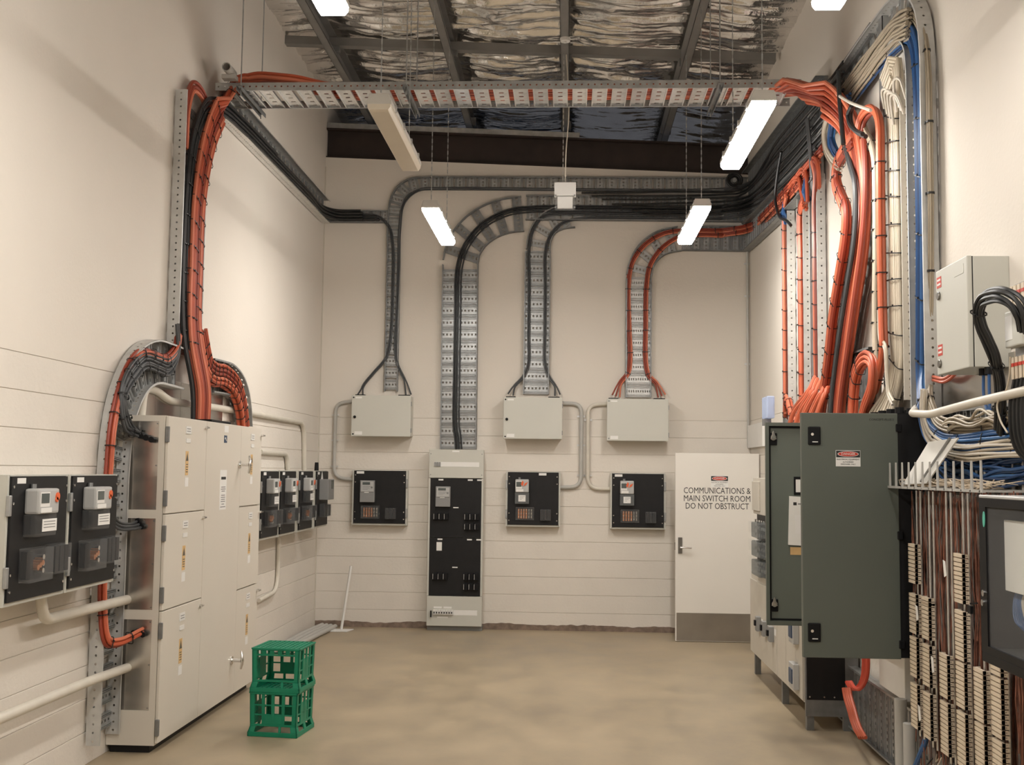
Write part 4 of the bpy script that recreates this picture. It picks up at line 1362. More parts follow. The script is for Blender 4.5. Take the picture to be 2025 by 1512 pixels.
enclosure('grey wall enclosure under the narrow ladder, above the panel beside the corner', 694, 782, 813, 862, 0.24, True, '', 1)
enclosure('grey wall enclosure with latch between the two looping conduits', 995, 786, 1112, 867, 0.22, True, '', 1)
enclosure('grey wall enclosure fed by orange cables, without a latch', 1200, 789, 1322, 871, 0.22, False, '', 1)
for lb, u0, v0, u1, v1, kd, dep, hg in (('black meter panel below the first grey box, with plain grey meter', 698, 931, 803, 1034, 'grey', 0.11, 'right'), ('black meter panel below the middle grey box, red seals on its meter', 1003, 934, 1105, 1037, 'red', 0.11, 'left'),
                                ('black meter panel next to the white door, red seals on its meter', 1210, 937, 1313, 1042, 'red', 0.11, 'right')):
    y = YB - dep
    a, c = at(u0, v1, y=y), at(u1, v0, y=y)
    W, H = c.x - a.x, c.z - a.z
    mt = (0.08 if kd == 'grey' else 0.085, H - (0.355 if kd == 'grey' else 0.355), 0.165 if kd == 'grey' else 0.16, 0.245 if kd == 'grey' else 0.275)
    meter_panel(lb, a, 0, W, H, dep, kd, 'meter panels below the grey boxes', hg, (0.095, 0.055, 0.205, 0.145, 'links'), 0.35 if kd == 'red' and u0 < 1100 else 0.03, (0.37, 0.052, 0.12, 0.125, 'fuse'), mt)

# tall distribution board
yb_ = YB - 0.20
a, c = at(841, 1240, y=yb_), at(955, 889, y=yb_)
W, H = c.x - a.x, c.z
W = 0.615
t = thing('distribution_board', 'tall grey and black distribution board standing at the foot of the wide ladder', 'distribution board', (a.x + 0.01, yb_, 0))
zA = at(845, 1177, y=yb_).z
zB = at(845, 945, y=yb_).z
zM = at(845, 1062, y=yb_).z
B1(0.01, W - 0.01, 0.03, 0.20, 0.055, H - 0.003).build('back_box', 'box', t)
B1(0.0, W, 0.06, 0.19, 0.0, 0.055).build('plinth', 'meter', t)
lo = B1(0.0, W, 0, 0.03, 0.055, zA - 0.004).build('lower_cover', 'box', t, bev=0.003)
up = B1(0.0, W, 0, 0.03, zB + 0.004, H).build('upper_cover', 'box', t, bev=0.003)
e = 0.02
B1(0.0, e, 0.002, 0.03, zA, zB).build('frame_stile', 'box', t)
B1(W - e, W, 0.002, 0.03, zA, zB).build('frame_stile', 'box', t)
d1 = B1(e, W - e, 0, 0.012, zA, zM - 0.003).build('lower_black_door', 'black', t)
d2 = B1(e, W - e, 0, 0.012, zM + 0.003, zB).build('upper_black_door', 'black', t)
# upper cover: breaker window
zz = at(845, 918, y=yb_).z
B1(0.055, W - 0.05, -0.002, 0, zz - 0.022, zz + 0.030).build('breaker_slot', 'label', up)
s = MB()
for k in range(3):
    s.box(0.06 + 0.025 * k, 0.081 + 0.025 * k, -0.012, 0, zz - 0.020, zz + 0.028)
s.build('breaker', 'meter', up)
B1(0.26, 0.34, -0.0015, 0, H - 0.030, H - 0.012).build('number_label', 'label', up)
s = MB()
for x in (0.02, W - 0.02):
    for z in (zB + 0.04, H - 0.05):
        s.cyl((x, -0.003, z), (x, 0, z), 0.006, 8)
s.build('screw', 'zinc_dk', up)
elec_meter(d2, 0.085, zB - 0.315, 0.165, 0.225, 'grey')
for door, zt_, lab in ((d2, zB, (0.11, 0.43)), (d1, zM - 0.003, (0.11, 0.43))):
    for x in (0.11, 0.44, 0.545):
        B1(x, x + 0.055, -0.0015, 0, zt_ - 0.024, zt_ - 0.008).build('number_label', 'label', door)
    B1(0.28, 0.34, -0.0015, 0, zt_ - 0.33, zt_ - 0.318).build('number_label', 'label', door)
    for gx, gz, n_ in ((0.065, zt_ - 0.46, 3), (0.41, zt_ - 0.46, 3), (0.41, zt_ - 0.57, 3)):
        for k in range(n_):
            f = B1(gx + 0.058 * k, gx + 0.05 + 0.058 * k, -0.045, 0, gz, gz + 0.075).build('fuse_carrier', 'black_gl', door, bev=0.004)
            B1(gx + 0.003 + 0.058 * k, gx + 0.006 + 0.058 * k, -0.0462, -0.045, gz + 0.008, gz + 0.066).build('marking_strip', 'label', f)
B1(0.10, 0.16, -0.0015, 0, zM - 0.145, zM - 0.05).build('rating_label', 'label', d1)
zz = at(845, 1210, y=yb_).z
B1(0.30, W - 0.05, -0.002, 0, zz - 0.028, zz + 0.028).build('blank_strip', 'label', lo)
for k in range(8):
    f = B1(0.075 + 0.028 * k, 0.101 + 0.028 * k, -0.025, 0, zz - 0.022, zz + 0.03).build('breaker', 'white', lo, bev=0.002)
    B1(0.083 + 0.028 * k, 0.094 + 0.028 * k, -0.032, -0.025, zz - 0.008, zz + 0.01).build('toggle', 'black_gl', f)
B1(0.045, 0.058, -0.03, 0, zz - 0.05, zz + 0.02).build('main_switch', 'black_gl', lo)
for x in (0.08, 0.19):
    B1(x, x + 0.09, -0.0015, 0, zz + 0.045, zz + 0.065).build('circuit_label', 'label', lo)
B1(0.12, 0.24, -0.0015, 0, zz - 0.06, zz - 0.045).build('circuit_label', 'label', lo)
# conduits between boxes and panels
yc = YB - 0.03
NBv = V((0, -1, 0))
conduit('dull grey conduit from the first grey box down to the black panel beside the corner', [at(700, 793, y=yc), at(664, 797, y=yc), at(660, 944, y=yc), at(702, 948, y=yc)], 0.020, 'conduit', 0.13, [at(663, 820, y=yc), at(662, 870, y=yc), at(661, 922, y=yc)], NBv)
conduit('grey conduit looping from the middle grey box to the meter panel below it', [at(1110, 797, y=yc), at(1150, 798, y=yc), at(1149, 963, y=yc), at(1103, 963, y=yc)], 0.022, 'conduit', 0.14, [at(1149, 823, y=yc), at(1149, 880, y=yc), at(1149, 940, y=yc)], NBv)
conduit('pale conduit looping from the third grey box to the meter panel beside the door', [at(1203, 798, y=yc), at(1163, 800, y=yc), at(1162, 966, y=yc), at(1212, 966, y=yc)], 0.022, 'conduit_lt', 0.14, [at(1163, 830, y=yc), at(1163, 940, y=yc)], NBv)
xcn = XR - 0.02
conduit('thin grey conduit running down the back corner beside the white door', [V((xcn - 0.01, YB - 0.03, at(1480, 497, y=YB).z)), V((xcn - 0.01, YB - 0.03, at(1480, 884, y=YB).z))], 0.014, 'conduit', 0.1,
        [V((xcn - 0.01, YB - 0.03, at(1480, vv, y=YB).z)) for vv in (522, 586, 720)], NBv)

# ceiling rose on the purlin
p = at(1112, 78, z=roof(-0.06) - 0.16)
t = thing('ceiling_rose', 'small round white ceiling rose on the purlin above the hanging junction box', 'ceiling rose', (PX[2] + 0.0, p.y, roof(PX[2]) - 0.15))
MB().cyl((0, 0, -0.03), (0, 0, 0), 0.045, 18, 0.05).build('body', 'white', t, smooth=True)
MB().cyl((0, 0, -0.045), (0, 0, -0.03), 0.012, 10).build('cord_grip', 'white', t)

# hanging junction box
yj = 10.4
p0, p1 = at(1096, 412, y=yj), at(1139, 360, y=yj)
t = thing('junction_box', 'pale junction box with clear lower cover hanging before the back wall ladders', 'junction box', ((p0.x + p1.x) / 2, yj, p0.z))
hw, hh = (p1.x - p0.x) / 2, p1.z - p0.z
B1(-hw, hw, 0, 0.09, hh * 0.50, hh).build('body', 'white', t, bev=0.004)
B1(-hw + 0.006, hw - 0.006, 0.004, 0.085, 0, hh * 0.5).build('clear_cover', 'clear', t, bev=0.006)
B1(-hw + 0.03, hw - 0.03, 0.03, 0.07, 0.015, hh * 0.48).build('terminal_block', 'white', t)
for x in (-hw + 0.012, hw - 0.012):
    for z in (0.012, hh * 0.5):
        B1(x - 0.008, x + 0.008, -0.004, 0.004, z - 0.006, z + 0.006).build('clip', 'zinc', t)
zt_ = roof(0) - p0.z - 0.15
MB().tube(cr([(0, 0.045, hh), (0.005, 0.045, hh + 0.3), (0.03, 0.045, hh + 0.7), (0.012, 0.045, hh + 1.1), (0.0, 0.045, zt_)], 8), 0.006, 7).build('flex_cord', 'white_c', t, smooth=True)
b = MB()
for k in range(int((zt_ - hh) / 0.03)):
    z = hh + k * 0.03
    b.box(-0.022 - (0.004 if k % 2 else 0.001), -0.022 + (0.004 if k % 2 else 0.001), 0.045 - (0.001 if k % 2 else 0.004), 0.045 + (0.001 if k % 2 else 0.004), z, z + 0.036)
b.build('suspension_chain', 'zinc_lt', t)
# sounder / fan housing on the top ladder's end
p = at(1452, 357, y=YB - 0.12)
t = thing('cable_coil', 'small black coil of spare cable hung at the end of the top ladder', 'cable', p)
for k, rr in enumerate((0.085, 0.068, 0.052)):
    MB().tube([(rr * math.cos(q * PI / 8), -0.02 + 0.012 * k, rr * math.sin(q * PI / 8)) for q in range(16)], 0.012, 7, closed=True).build('coil_turn', 'blk_cable', t, smooth=True)
MB().cyl((0, 0.03, 0), (0, -0.03, 0), 0.028, 14).build('hub', 'meter', t, bev=0.003)
# services above the beam
for k, (zz_, m_, lb) in enumerate(((0.47, 'blue', 'blue pipe lying across the roof space above the rafter'), (0.56, 'blue', 'upper blue pipe lying across the roof space above the rafter'), (0.43, 'copper', 'copper pipe lying across the roof space above the rafter'))):
    pts = [(XL + 0.05, 13.5 + 0.2 * k, ztop(XL) + zz_ - 0.02), (-1.4, 13.5 + .2 * k, ztop(-1.4) + zz_ + 0.02), (0.0, 13.5 + .2 * k, ztop(0) + zz_)]
    tag(MB().tube(cr(pts, 6), 0.05 - 0.01 * k, 10).build('roof_pipe', m_, None, smooth=True, org=pts[0]), lb, 'pipe')
p0 = V((XL, YB + 0.1, ztop(XL) + 0.37))
b = MB()
b.bar(p0, V((0.1, YB + 0.1, ztop(0.1) + 0.37)), 0.10, 0.006)
b.bar(p0 + V((0, -.05, .03)), V((0.1, YB + 0.05, ztop(0.1) + 0.40)), 0.005, 0.06)
tag(b.build('roof_channel', 'zinc', None, org=p0), 'zinc channel lying along the top of the red oxide rafter', 'channel')


# ================================================================ side wall with the tall ladders
NR = (-1, 0, 0)
XB = XR - 0.006
# runs along the wall from the back corner
ladder('broad dark cable ladder along the side wall carrying the black cables to the corner', [at(u, v, x=XB) for u, v in ((1486, 392), (1541, 331), (1600, 264), (1640, 222))], NR, 0.58, hg=0.10, pitch=0.14, a0=0.01, m='zinc_dk', slots=10, rw=0.08, dense=True)
ladder('cable ladder below the black cables carrying orange cables along the side wall', [at(u, v, x=XB) for u, v in ((1486, 470), (1545, 412), (1600, 352), (1630, 318))], NR, 0.30, hg=0.09, pitch=0.13, rw=0.075, dense=True, a0=0.01, m='zinc_dk', rm='zinc', slots=7)
# data ladder: climbs along the wall and turns down beside the grey wall box
pe = cr([at(u, v, x=XB) for u, v in ((1620, 262), (1660, 205), (1700, 150), (1750, 85), (1785, 45), (1812, 35), (1829, 58), (1836, 110), (1838, 200))], 6)
pe = resample(pe, 0.05)
zb = at(1838, 850, x=XB).z
yv = pe[-1].y
k = 1
while pe[-1].z > zb:
    pe.append(V((XB, yv, pe[-1].z - 0.05)))
ladder('tall cable ladder carrying blue data cables that turns down beside the grey wall box', pe, NR, 0.27, hg=0.085, pitch=0.16, a0=0.008, slots=5, m='zinc_pale', rm='zinc')
# short unused plate above
p = at(1690, 100, x=XR - 0.03)
q = [at(u, v, x=XR - 0.03) for u, v in ((1640, 168), (1727, 44), (1727, 72), (1668, 158))]
b = MB()
b.add([(v_.x, v_.y, v_.z) for v_ in q] + [(v_.x - 0.025, v_.y, v_.z) for v_ in q], [(0, 1, 2, 3), (7, 6, 5, 4), (0, 4, 5, 1), (1, 5, 6, 2), (2, 6, 7, 3), (3, 7, 4, 0)])
tag(b.build('stub_ladder', 'zinc_dk', None, org=q[0]), 'dark empty end of cable ladder sticking up behind the blue data cables', 'cable ladder')


def riser(label, yc, wd_, ztop_, zbot, **kw):
    return ladder(label, [(XB, yc, zbot), (XB, yc, ztop_)], NR, wd_, hg=0.07, a0=0.006, slots=5, **kw)


def zat(u, v, x=2.0):
    return at(u, v, x=x).z


r1, r2, r3 = 10.20, 9.50, 9.00
riser('vertical cable ladder nearest the back corner, holding orange and black cables', r1, 0.27, zat(1565, 415), 1.78, m='zinc_pale', rm='zinc', step=0.06)
riser('vertical cable ladder with a flat row of bright orange cables', r2, 0.24, zat(1598, 362), 1.80, m='zinc_pale', rm='zinc', step=0.06)
riser('vertical cable ladder with black cable beside a single orange column', r3, 0.28, zat(1630, 335), 1.85, m='zinc_pale', rm='zinc', step=0.06)
NRn = lambda p: V((-1, 0, 0))


def vrun(label, y, z0, z1, offs, r, m, group, top=None, bot=None, x=XR - 0.05, name='power_cable', wob=0.0, mats=None, per=6):
    P = (top or []) + [V((x, y, z0 - (z0 - z1) * k / 5)) for k in range(6)] + (bot or [])
    return cables(label, P, NRn, offs, r, m, group, name=name, wob=wob, per=per, mats=mats)


TO = 'ties on the vertical orange runs by the corner'
tb = lambda y, v: at(1600, v, x=XR - 0.10)
run = vrun('orange cable on the vertical ladder nearest the back corner', 10.24, zat(1556, 455), 2.3, grid(2, 2, 0.03), 0.0145, 'orange', 'orange column nearest the corner',
           top=[at(1562, 382, x=XR - 0.09), at(1556, 415, x=XR - 0.06)], bot=[at(1560, 790, x=XR - 0.06), at(1570, 822, x=XR - 0.10), at(1590, 850, x=XR - 0.16)])
ties(run, 0.19, -0.04, 0.05, -0.016, 0.045, 'black tie on the orange column nearest the back corner', TO + ' 1', first=0.5, skew=0.01)
vrun('black cable on the vertical ladder nearest the back corner', 10.14, zat(1562, 470), 2.0, grid(2, 1, 0.03), 0.0125, 'blk_cable', 'black pair nearest the corner')
run = vrun('bright orange cable in the flat row on the second vertical ladder', 9.53, zat(1592, 420), 2.35, grid(5, 1, 0.028) + grid(4, 1, 0.028, 0, 0.024), 0.0135, 'orange_br', 'flat row of bright orange cables', x=XR - 0.055,
           top=[at(1594, 398, x=XR - 0.055)], bot=[at(1590, 800, x=XR - 0.07), at(1583, 830, x=XR - 0.12), at(1570, 860, x=XR - 0.18)])
ties(run, 0.20, -0.07, 0.07, -0.016, 0.045, 'black tie across the flat row of bright orange cables', TO + ' 2', first=0.15, skew=0.02)
run = vrun('orange cable beside the black cable on the third vertical ladder', 8.96, zat(1620, 400), 2.45, grid(3, 2, 0.028), 0.0145, 'orange', 'orange column on the third vertical ladder', x=XR - 0.055,
           top=[at(1612, 318, x=XR - 0.09), at(1618, 345, x=XR - 0.07)], bot=[at(1617, 760, x=XR - 0.07), at(1608, 790, x=XR - 0.10), at(1590, 825, x=XR - 0.16)])
ties(run, 0.19, -0.055, 0.06, -0.016, 0.045, 'black tie on the orange column of the third vertical ladder', TO + ' 3', first=0.6, skew=0.01)
vrun('black cable on the third vertical ladder', 9.09, zat(1608, 440), 2.0, grid(2, 1, 0.032), 0.013, 'blk_cable', 'black pair on the third vertical ladder',
     top=[at(1596, 235, x=XR - 0.16), at(1602, 300, x=XR - 0.13), at(1607, 370, x=XR - 0.08)])
cables('black cable looping from the dark ladder to the vertical ladder nearest the corner', [at(u, v, x=XR - 0.14) for u, v in ((1545, 300), (1538, 340), (1533, 390), (1540, 425), (1556, 437), (1564, 445))], NRn, [(0, 0)], 0.014, 'blk_cable', None)
# orange curls dropping from the orange ladder
for k, pts in enumerate((((1560, 368), (1574, 352), (1581, 358), (1584, 378), (1590, 398)), ((1570, 358), (1586, 336), (1594, 345), (1596, 372), (1597, 400)), ((1590, 335), (1608, 315), (1616, 322), (1619, 345), (1620, 372)))):
    cables('orange cable curling down from the side wall run onto a vertical ladder', [at(u, v, x=XR - 0.11) for u, v in pts], NRn, [(-0.014, 0), (0.014, 0)], 0.0135, 'orange', 'orange curls below the side wall run')
run = cables('orange cable along the side wall below the black cables', [at(u, v, x=XR - 0.08) for u, v in ((1500, 437), (1545, 388), (1590, 336), (1626, 296))], NRn, grid(3, 1, 0.03), 0.0135, 'orange', 'orange run along the side wall')
ties(run, 0.25, -0.045, 0.045, -0.016, 0.018, 'black tie on the orange run along the side wall', 'ties on the orange side wall run', first=0.2)
for u, v, lb in ((1554, 421, 'blue rag-like tape bundle on top of the ladder nearest the corner'), (1598, 377, 'blue tape bundle on top of the flat orange row')):
    p = at(u, v, x=XR - 0.08)
    b = MB()
    for k in range(5):
        b.tube([p + V((random.uniform(-.02, .02), random.uniform(-.05, .05), -0.09)), p + V((-0.03, random.uniform(-.05, .05), 0)), p + V((random.uniform(-.02, .02), random.uniform(-.05, .05), 0.10))], 0.016, 6)
    tag(b.build('tape_bundle', 'blue', None, smooth=True, org=p), lb, 'tape')

# slanting ladder and the big orange bundle beside it
sl = [at(u, v, x=XB) for u, v in ((1728, 330), (1716, 440), (1700, 560), (1680, 690), (1664, 830))]
ladder('slanting cable ladder behind the thickest orange cables', cr(sl), NR, 0.26, hg=0.075, a0=0.006, slots=5, hole='slot', m='zinc_pale', rm='zinc')
GS = 'second orange strand beside the thick bundle'
run = cables('orange cable in the curling strand beside the thickest orange cables', [at(u, v, x=XR - 0.13) for u, v in ((1694, 268), (1672, 300), (1658, 332), (1657, 362), (1668, 395), (1677, 420), (1675, 470), (1664, 540), (1650, 630), (1640, 720), (1630, 790), (1622, 850))],
             NRn, grid(4, 2, 0.027), 0.0155, 'orange', GS, per=6)
ties(run, 0.19, -0.06, 0.07, -0.018, 0.043, 'black tie on the curling orange strand', 'ties on the curling orange strand', first=0.2)
cables('dark cable between the two orange strands', [at(u, v, x=XR - 0.16) for u, v in ((1662, 240), (1672, 290), (1682, 330), (1690, 360), (1692, 420), (1688, 480), (1674, 570), (1660, 660), (1646, 770), (1640, 850))], NRn, [(-0.012, 0), (0.015, 0)], 0.014, 'blk_cable', 'dark pair between the orange strands')
cables('orange cable branching right of the thickest bundle', [at(u, v, x=XR - 0.10) for u, v in ((1713, 275), (1716, 330), (1715, 400), (1709, 480), (1697, 570), (1682, 680), (1668, 780), (1662, 850))], NRn, grid(4, 2, 0.028), 0.0145, 'orange', 'orange cables on the slanting ladder')
# orange flare above the green cabinets
for k, (u0, u1) in enumerate(((1611, 1570), (1616, 1582), (1622, 1592), (1634, 1606), (1640, 1618))):
    cables('orange cable flaring out behind the top of the green cabinet', [at(u0, 745 + 6 * k, x=XR - 0.12), at((u0 * 2 + u1) / 3, 775, x=XR - 0.18), at(u1, 812, x=XR - 0.22), at(u1 - 12, 850, x=XR - 0.24)], NRn, [(-0.015, 0), (0.015, 0)], 0.0145, 'orange_br', 'orange flare over the green cabinets')
# cream and orange riser beside the dark strut
p = at(1760, 700, x=XR - 0.03)
ystr = p.y
o = MB()
o.box(-0.06, -0.055, -0.04, 0.04, 0, 2.6).box(-0.06, 0.0, -0.04, -0.035, 0, 2.6).box(-0.06, 0, 0.035, 0.04, 0, 2.6)
tag(o.build('steel_strut', 'zinc', None, loc=(XR, ystr, 2.13)), 'plain zinc strut standing between the cream cables and the white cable ladder', 'strut')
zc_ = lambda v: zat(1737, v)
run = cables('cream cable in the narrow column beside the zinc strut', [at(u, v, x=XR - 0.09) for u, v in ((1708, 248), (1716, 268), (1727, 290), (1733, 320), (1735, 400), (1735, 520), (1734, 600), (1735, 680), (1738, 740), (1738, 820))], NRn, grid(3, 2, 0.02), 0.0115, 'cream', 'cream column beside the zinc strut')
ties(run, 0.2, -0.035, 0.04, -0.014, 0.03, 'black tie on the cream column beside the zinc strut', 'ties on the cream column', first=0.3)
run = cables('orange cable looping over at its top beside the cream column', [at(u, v, x=XR - 0.12) for u, v in ((1703, 262), (1708, 240), (1717, 225), (1729, 219), (1738, 228), (1743, 250), (1744, 300), (1745, 420), (1747, 560), (1749, 640), (1750, 690), (1740, 745), (1722, 800), (1712, 850))],
             NRn, grid(2, 2, 0.026), 0.0145, 'orange_br', 'orange column looping over at its top')
ties(run, 0.22, -0.03, 0.042, -0.016, 0.04, 'black tie on the orange column that loops over at its top', 'ties on the looping orange column', first=0.8)
cables('white cable swinging from the orange column into the green cabinet', [at(u, v, x=XR - 0.14) for u, v in ((1738, 610), (1740, 670), (1750, 690), (1753, 740), (1757, 780), (1766, 800))], NRn, [(0, 0), (0.02, 0)], 0.010, 'white_c', 'white cables beside the orange column')
run = cables('orange cable arching up and over above the green cabinet', [at(u, v, x=XR - 0.16) for u, v in ((1690, 850), (1692, 790), (1697, 745), (1708, 718), (1720, 710), (1730, 722), (1729, 760), (1716, 800), (1704, 850))], NRn, grid(3, 2, 0.026), 0.0135, 'orange_br', 'orange arch above the green cabinet')
ties(run, 0.13, -0.06, 0.065, -0.016, 0.042, 'black tie on the orange arch above the green cabinet', 'ties on the orange arch', first=0.1, end=0.6)
ladder('small cable ladder behind the orange arch above the green cabinet', [at(u, v, x=XB) for u, v in ((1680, 752), (1738, 738))], NR, 0.35, hg=0.06, pitch=0.1, slots=4, m='zinc_dk')
cables('white cable draped over the orange bundle from the overhead tray to the strut', [at(u, v, x=XR - 0.22) for u, v in ((1618, 172), (1650, 184), (1682, 203), (1705, 212), (1722, 218))], NRn, [(0, 0)], 0.011, 'white_c', None)
for k in range(2):
    cables('black cable coiled round where the orange bundles part', [at(u, v, x=XR - 0.20) for u, v in ((1690, 205), (1682, 225), (1684, 245), (1696, 262), (1712, 270))], NRn, [(0.016 * k, 0.02 * k)], 0.015, 'blk_cable', 'black turns where the orange bundles part')
cables('blue data cable curving down behind the thickest orange cables', [at(u, v, x=XR - 0.12) for u, v in ((1682, 196), (1662, 220), (1650, 245), (1646, 275), (1652, 300), (1668, 320))], NRn, grid(4, 2, 0.022), 0.010, 'blue', 'blue curve behind the orange bundle', name='data_cable')
cables('grey white data cable curving down beside the blue ones', [at(u, v, x=XR - 0.14) for u, v in ((1655, 205), (1640, 232), (1633, 262), (1636, 292), (1648, 318), (1664, 332))], NRn, grid(3, 2, 0.02), 0.010, 'white_c', 'grey white curve beside the blue ones', name='data_cable')
cables('black drop cable hanging clear of the dark ladder', [at(u, v, x=XR - 0.22) for u, v in ((1658, 140), (1660, 190), (1664, 240), (1668, 285))], NRn, [(0, 0)], 0.016, 'blk_cable', None)

# white cable ladder above the green cabinet
y6 = at(1812, 700, x=2.035).y + 0.14
zt6 = zat(1790, 140)
riser('vertical cable ladder packed with white cables above the green cabinet', y6, 0.28, zt6, 2.22, m='beige', step=0.05)
G6 = 'white cables on the ladder above the green cabinet'
offs6 = grid(8, 2, 0.0255, 0.0, 0.0, 0.003)
run = cables('white cable in the packed ladder above the green cabinet', [at(1757, 175, x=XR - 0.10), at(1772, 140, x=XR - 0.08)] + [V((XR - 0.055, y6 + 0.035, zt6 - 0.25 - (zt6 - 0.25 - 2.45) * k / 7)) for k in range(8)] +
             [V((XR - 0.08, y6 + 0.10, 2.26)), V((XR - 0.14, y6 + 0.16, 2.10))], NRn, offs6, 0.0115, 'white_c', G6, mats=['white_c', 'cream', 'white_c'], wob=0.002,
             spread=lambda s: 1.0 if s < 0.9 else 1 + (s - 0.9) * 8)
ties(run, 0.17, -0.112, 0.128, -0.014, 0.046, 'black tie across the white cables above the green cabinet', 'ties on the white cable ladder', first=0.4, skew=0.025, end=2.25)
for k in range(5):
    a_ = at(1748 + k * 6, 185 + 9 * (k % 4) - 5 * k, x=XR - 0.13)
    cables('white cable kinked at the top of the packed white ladder', [a_ + V((0.03, 0.10, -0.06 - 0.02 * k)), a_ + V((0, 0.04, 0.03)), a_ + V((0.01, -0.04, 0.01)), a_ + V((0.05, -0.10 + 0.02 * k, -0.10))], NRn, [(0, 0)], 0.009, 'white_c', 'kinked white cables')
# blue and white data cables on the tall ladder
GD = 'blue data cables on the tall ladder'
dp = [at(u, v, x=XR - 0.065) for u, v in ((1660, 228), (1700, 172), (1750, 108), (1782, 78), (1802, 68), (1812, 92), (1817, 140), (1820, 220), (1822, 330), (1824, 450), (1824, 560), (1824, 660), (1824, 740))] + \
     [at(u, v, x=XR - 0.12) for u, v in ((1826, 800), (1836, 845), (1862, 872), (1900, 880), (1960, 876), (2060, 866))]
run = cables('blue data cable on the tall ladder, turning along the wall below the grey box', dp, NRn, grid(7, 2, 0.015, -0.01, 0, 0.003), 0.0078, 'blue', GD, name='data_cable', wob=0.005, per=6)
ties(run, 0.34, -0.065, 0.05, -0.012, 0.024, 'dark blue tie on the blue data cables of the tall ladder', 'ties on the blue data cables', first=1.0, skew=0.02)
wp = [at(u, v, x=XR - 0.055) for u, v in ((1668, 196), (1700, 152), (1750, 82), (1785, 42), (1808, 32), (1822, 52), (1831, 95), (1836, 160), (1838, 260), (1840, 400), (1840, 540), (1839, 660), (1840, 760))] + \
     [at(u, v, x=XR - 0.11) for u, v in ((1842, 800), (1856, 832), (1890, 846), (1940, 846), (2060, 832))]
run = cables('cream data cable on the outer side of the tall ladder', wp, NRn, grid(5, 2, 0.0135, 0, 0, 0.003), 0.0068, 'cream', 'cream data cables on the tall ladder', name='data_cable', wob=0.002, per=6)
ties(run, 0.42, -0.035, 0.04, -0.010, 0.022, 'black tie on the cream data cables of the tall ladder', 'ties on the cream data cables', first=1.2, wdt=0.012)
wq = [at(u, v, x=XR - 0.085) for u, v in ((1664, 208), (1700, 160), (1740, 108), (1775, 66), (1800, 52))]
cables('cream data cable along the sloping part of the tall ladder', wq, NRn, grid(8, 2, 0.02, 0.01, 0, 0.003), 0.009, 'cream', 'cream cables on the sloping part', name='data_cable', wob=0.004)
cables('grey white data cable beside the blue ones below the white conduit', [at(u, v, x=XR - 0.13) for u, v in ((1830, 770), (1828, 820), (1838, 860), (1862, 884), (1905, 896), (1965, 892), (2060, 885))], NRn, grid(5, 2, 0.014, 0, 0, 0.003), 0.0075, 'white_c', 'grey white data cables low on the wall', name='data_cable', wob=0.004)
run = cables('black data cable along the wall between cream and blue rows', [at(u, v, x=XR - 0.09) for u, v in ((1850, 845), (1890, 858), (1960, 858), (2060, 850))], NRn, grid(4, 1, 0.02), 0.010, 'blk_cable', 'black row along the wall', name='data_cable', wob=0.003)
cables('blue data cable in the slack mass behind the terminal frame', [at(u, v, x=XR - 0.07) for u, v in ((1850, 890), (1880, 915), (1920, 922), (1975, 925), (2060, 915))], NRn, grid(9, 3, 0.016, 0, 0, 0.006), 0.007, 'blue', 'slack blue data cables behind the terminal frame', name='data_cable', wob=0.012)
cables('cream data cable looping slack under the grey wall box', [at(u, v, x=XR - 0.14) for u, v in ((1872, 842), (1900, 832), (1930, 838), (1952, 826), (1972, 834), (1992, 822), (2020, 832))], NRn, grid(3, 2, 0.016, 0, 0, 0.006), 0.0065, 'cream', 'slack cream loops under the grey box', name='data_cable', wob=0.01)
lowl = [at(1850, 890, x=XB), at(2070, 890, x=XB)]
ladder('horizontal cable ladder low on the wall behind the data cables', lowl, NR, 0.42, hg=0.05, pitch=0.1, slots=6, m='zinc')
q0, q1 = at(1866, 752, x=XR - 0.012), at(2010, 850, x=XR - 0.012)
tag(B1(XR - 0.014, XR - 0.002, min(q0.y, q1.y), max(q0.y, q1.y), q1.z + 0.02, 2.35).build('backing_plate', 'sheet', None, org=(XR, q0.y, 2.0)), 'galvanised backing plate on the wall under the grey wall box', 'backing plate')
# white bent conduit in front
xcd = XR - 0.28
conduit('cream conduit bending out of the black cabinet end below the grey wall box', [at(1812, 806, x=XR - 0.06), at(1804, 817, x=xcd), at(1840, 819, x=xcd), at(1930, 795, x=xcd + .03), at(2060, 765, x=xcd + .06)], 0.020, 'conduit_lt', 0.06, (), V(NR))

# grey wall box on the side wall
RR = -PI / 2
bx0, bx1 = at(1850, 540, x=1.85), at(1916, 727, x=1.85)
yA, yB_ = bx0.y, bx1.y
zT, zBt = 2.808, 2.283
t = thing('wall_box', 'large pale grey wall box with two red stickers above the data cables', 'enclosure', (1.85, yA, zBt), RR)
W, H, D = yA - yB_, zT - zBt, XR - 1.85
B1(0.004, W - 0.001, 0.028, D, 0.002, H - 0.002).build('body', 'box', t, bev=0.004)
d = B1(0, W, 0, 0.024, 0, H).build('door', 'box', t, bev=0.005)
B1(0.002, W - 0.003, 0.022, 0.030, 0.003, H - 0.003).build('seal', 'black', t)
for z in (H * 0.79, H * 0.14):
    s = B1(0.02, 0.085, -0.0015, 0, z + 0.02, z + 0.075).build('red_sticker', 'sign_red', d)
    bb = MB()
    for k in range(2):
        bb.box(0.028, 0.077, -0.0025, -0.0015, z + 0.032 + 0.022 * k, z + 0.042 + 0.022 * k)
    bb.build('printed_lines', 'label', s)
    MB().cyl((0.05, -0.010, z - 0.02), (0.05, 0, z - 0.02), 0.022, 14).build('lock', 'dull', d, bev=0.003)
B1(0.27, 0.40, -0.0015, 0, H - 0.075, H - 0.03).build('faded_label', 'box', d)
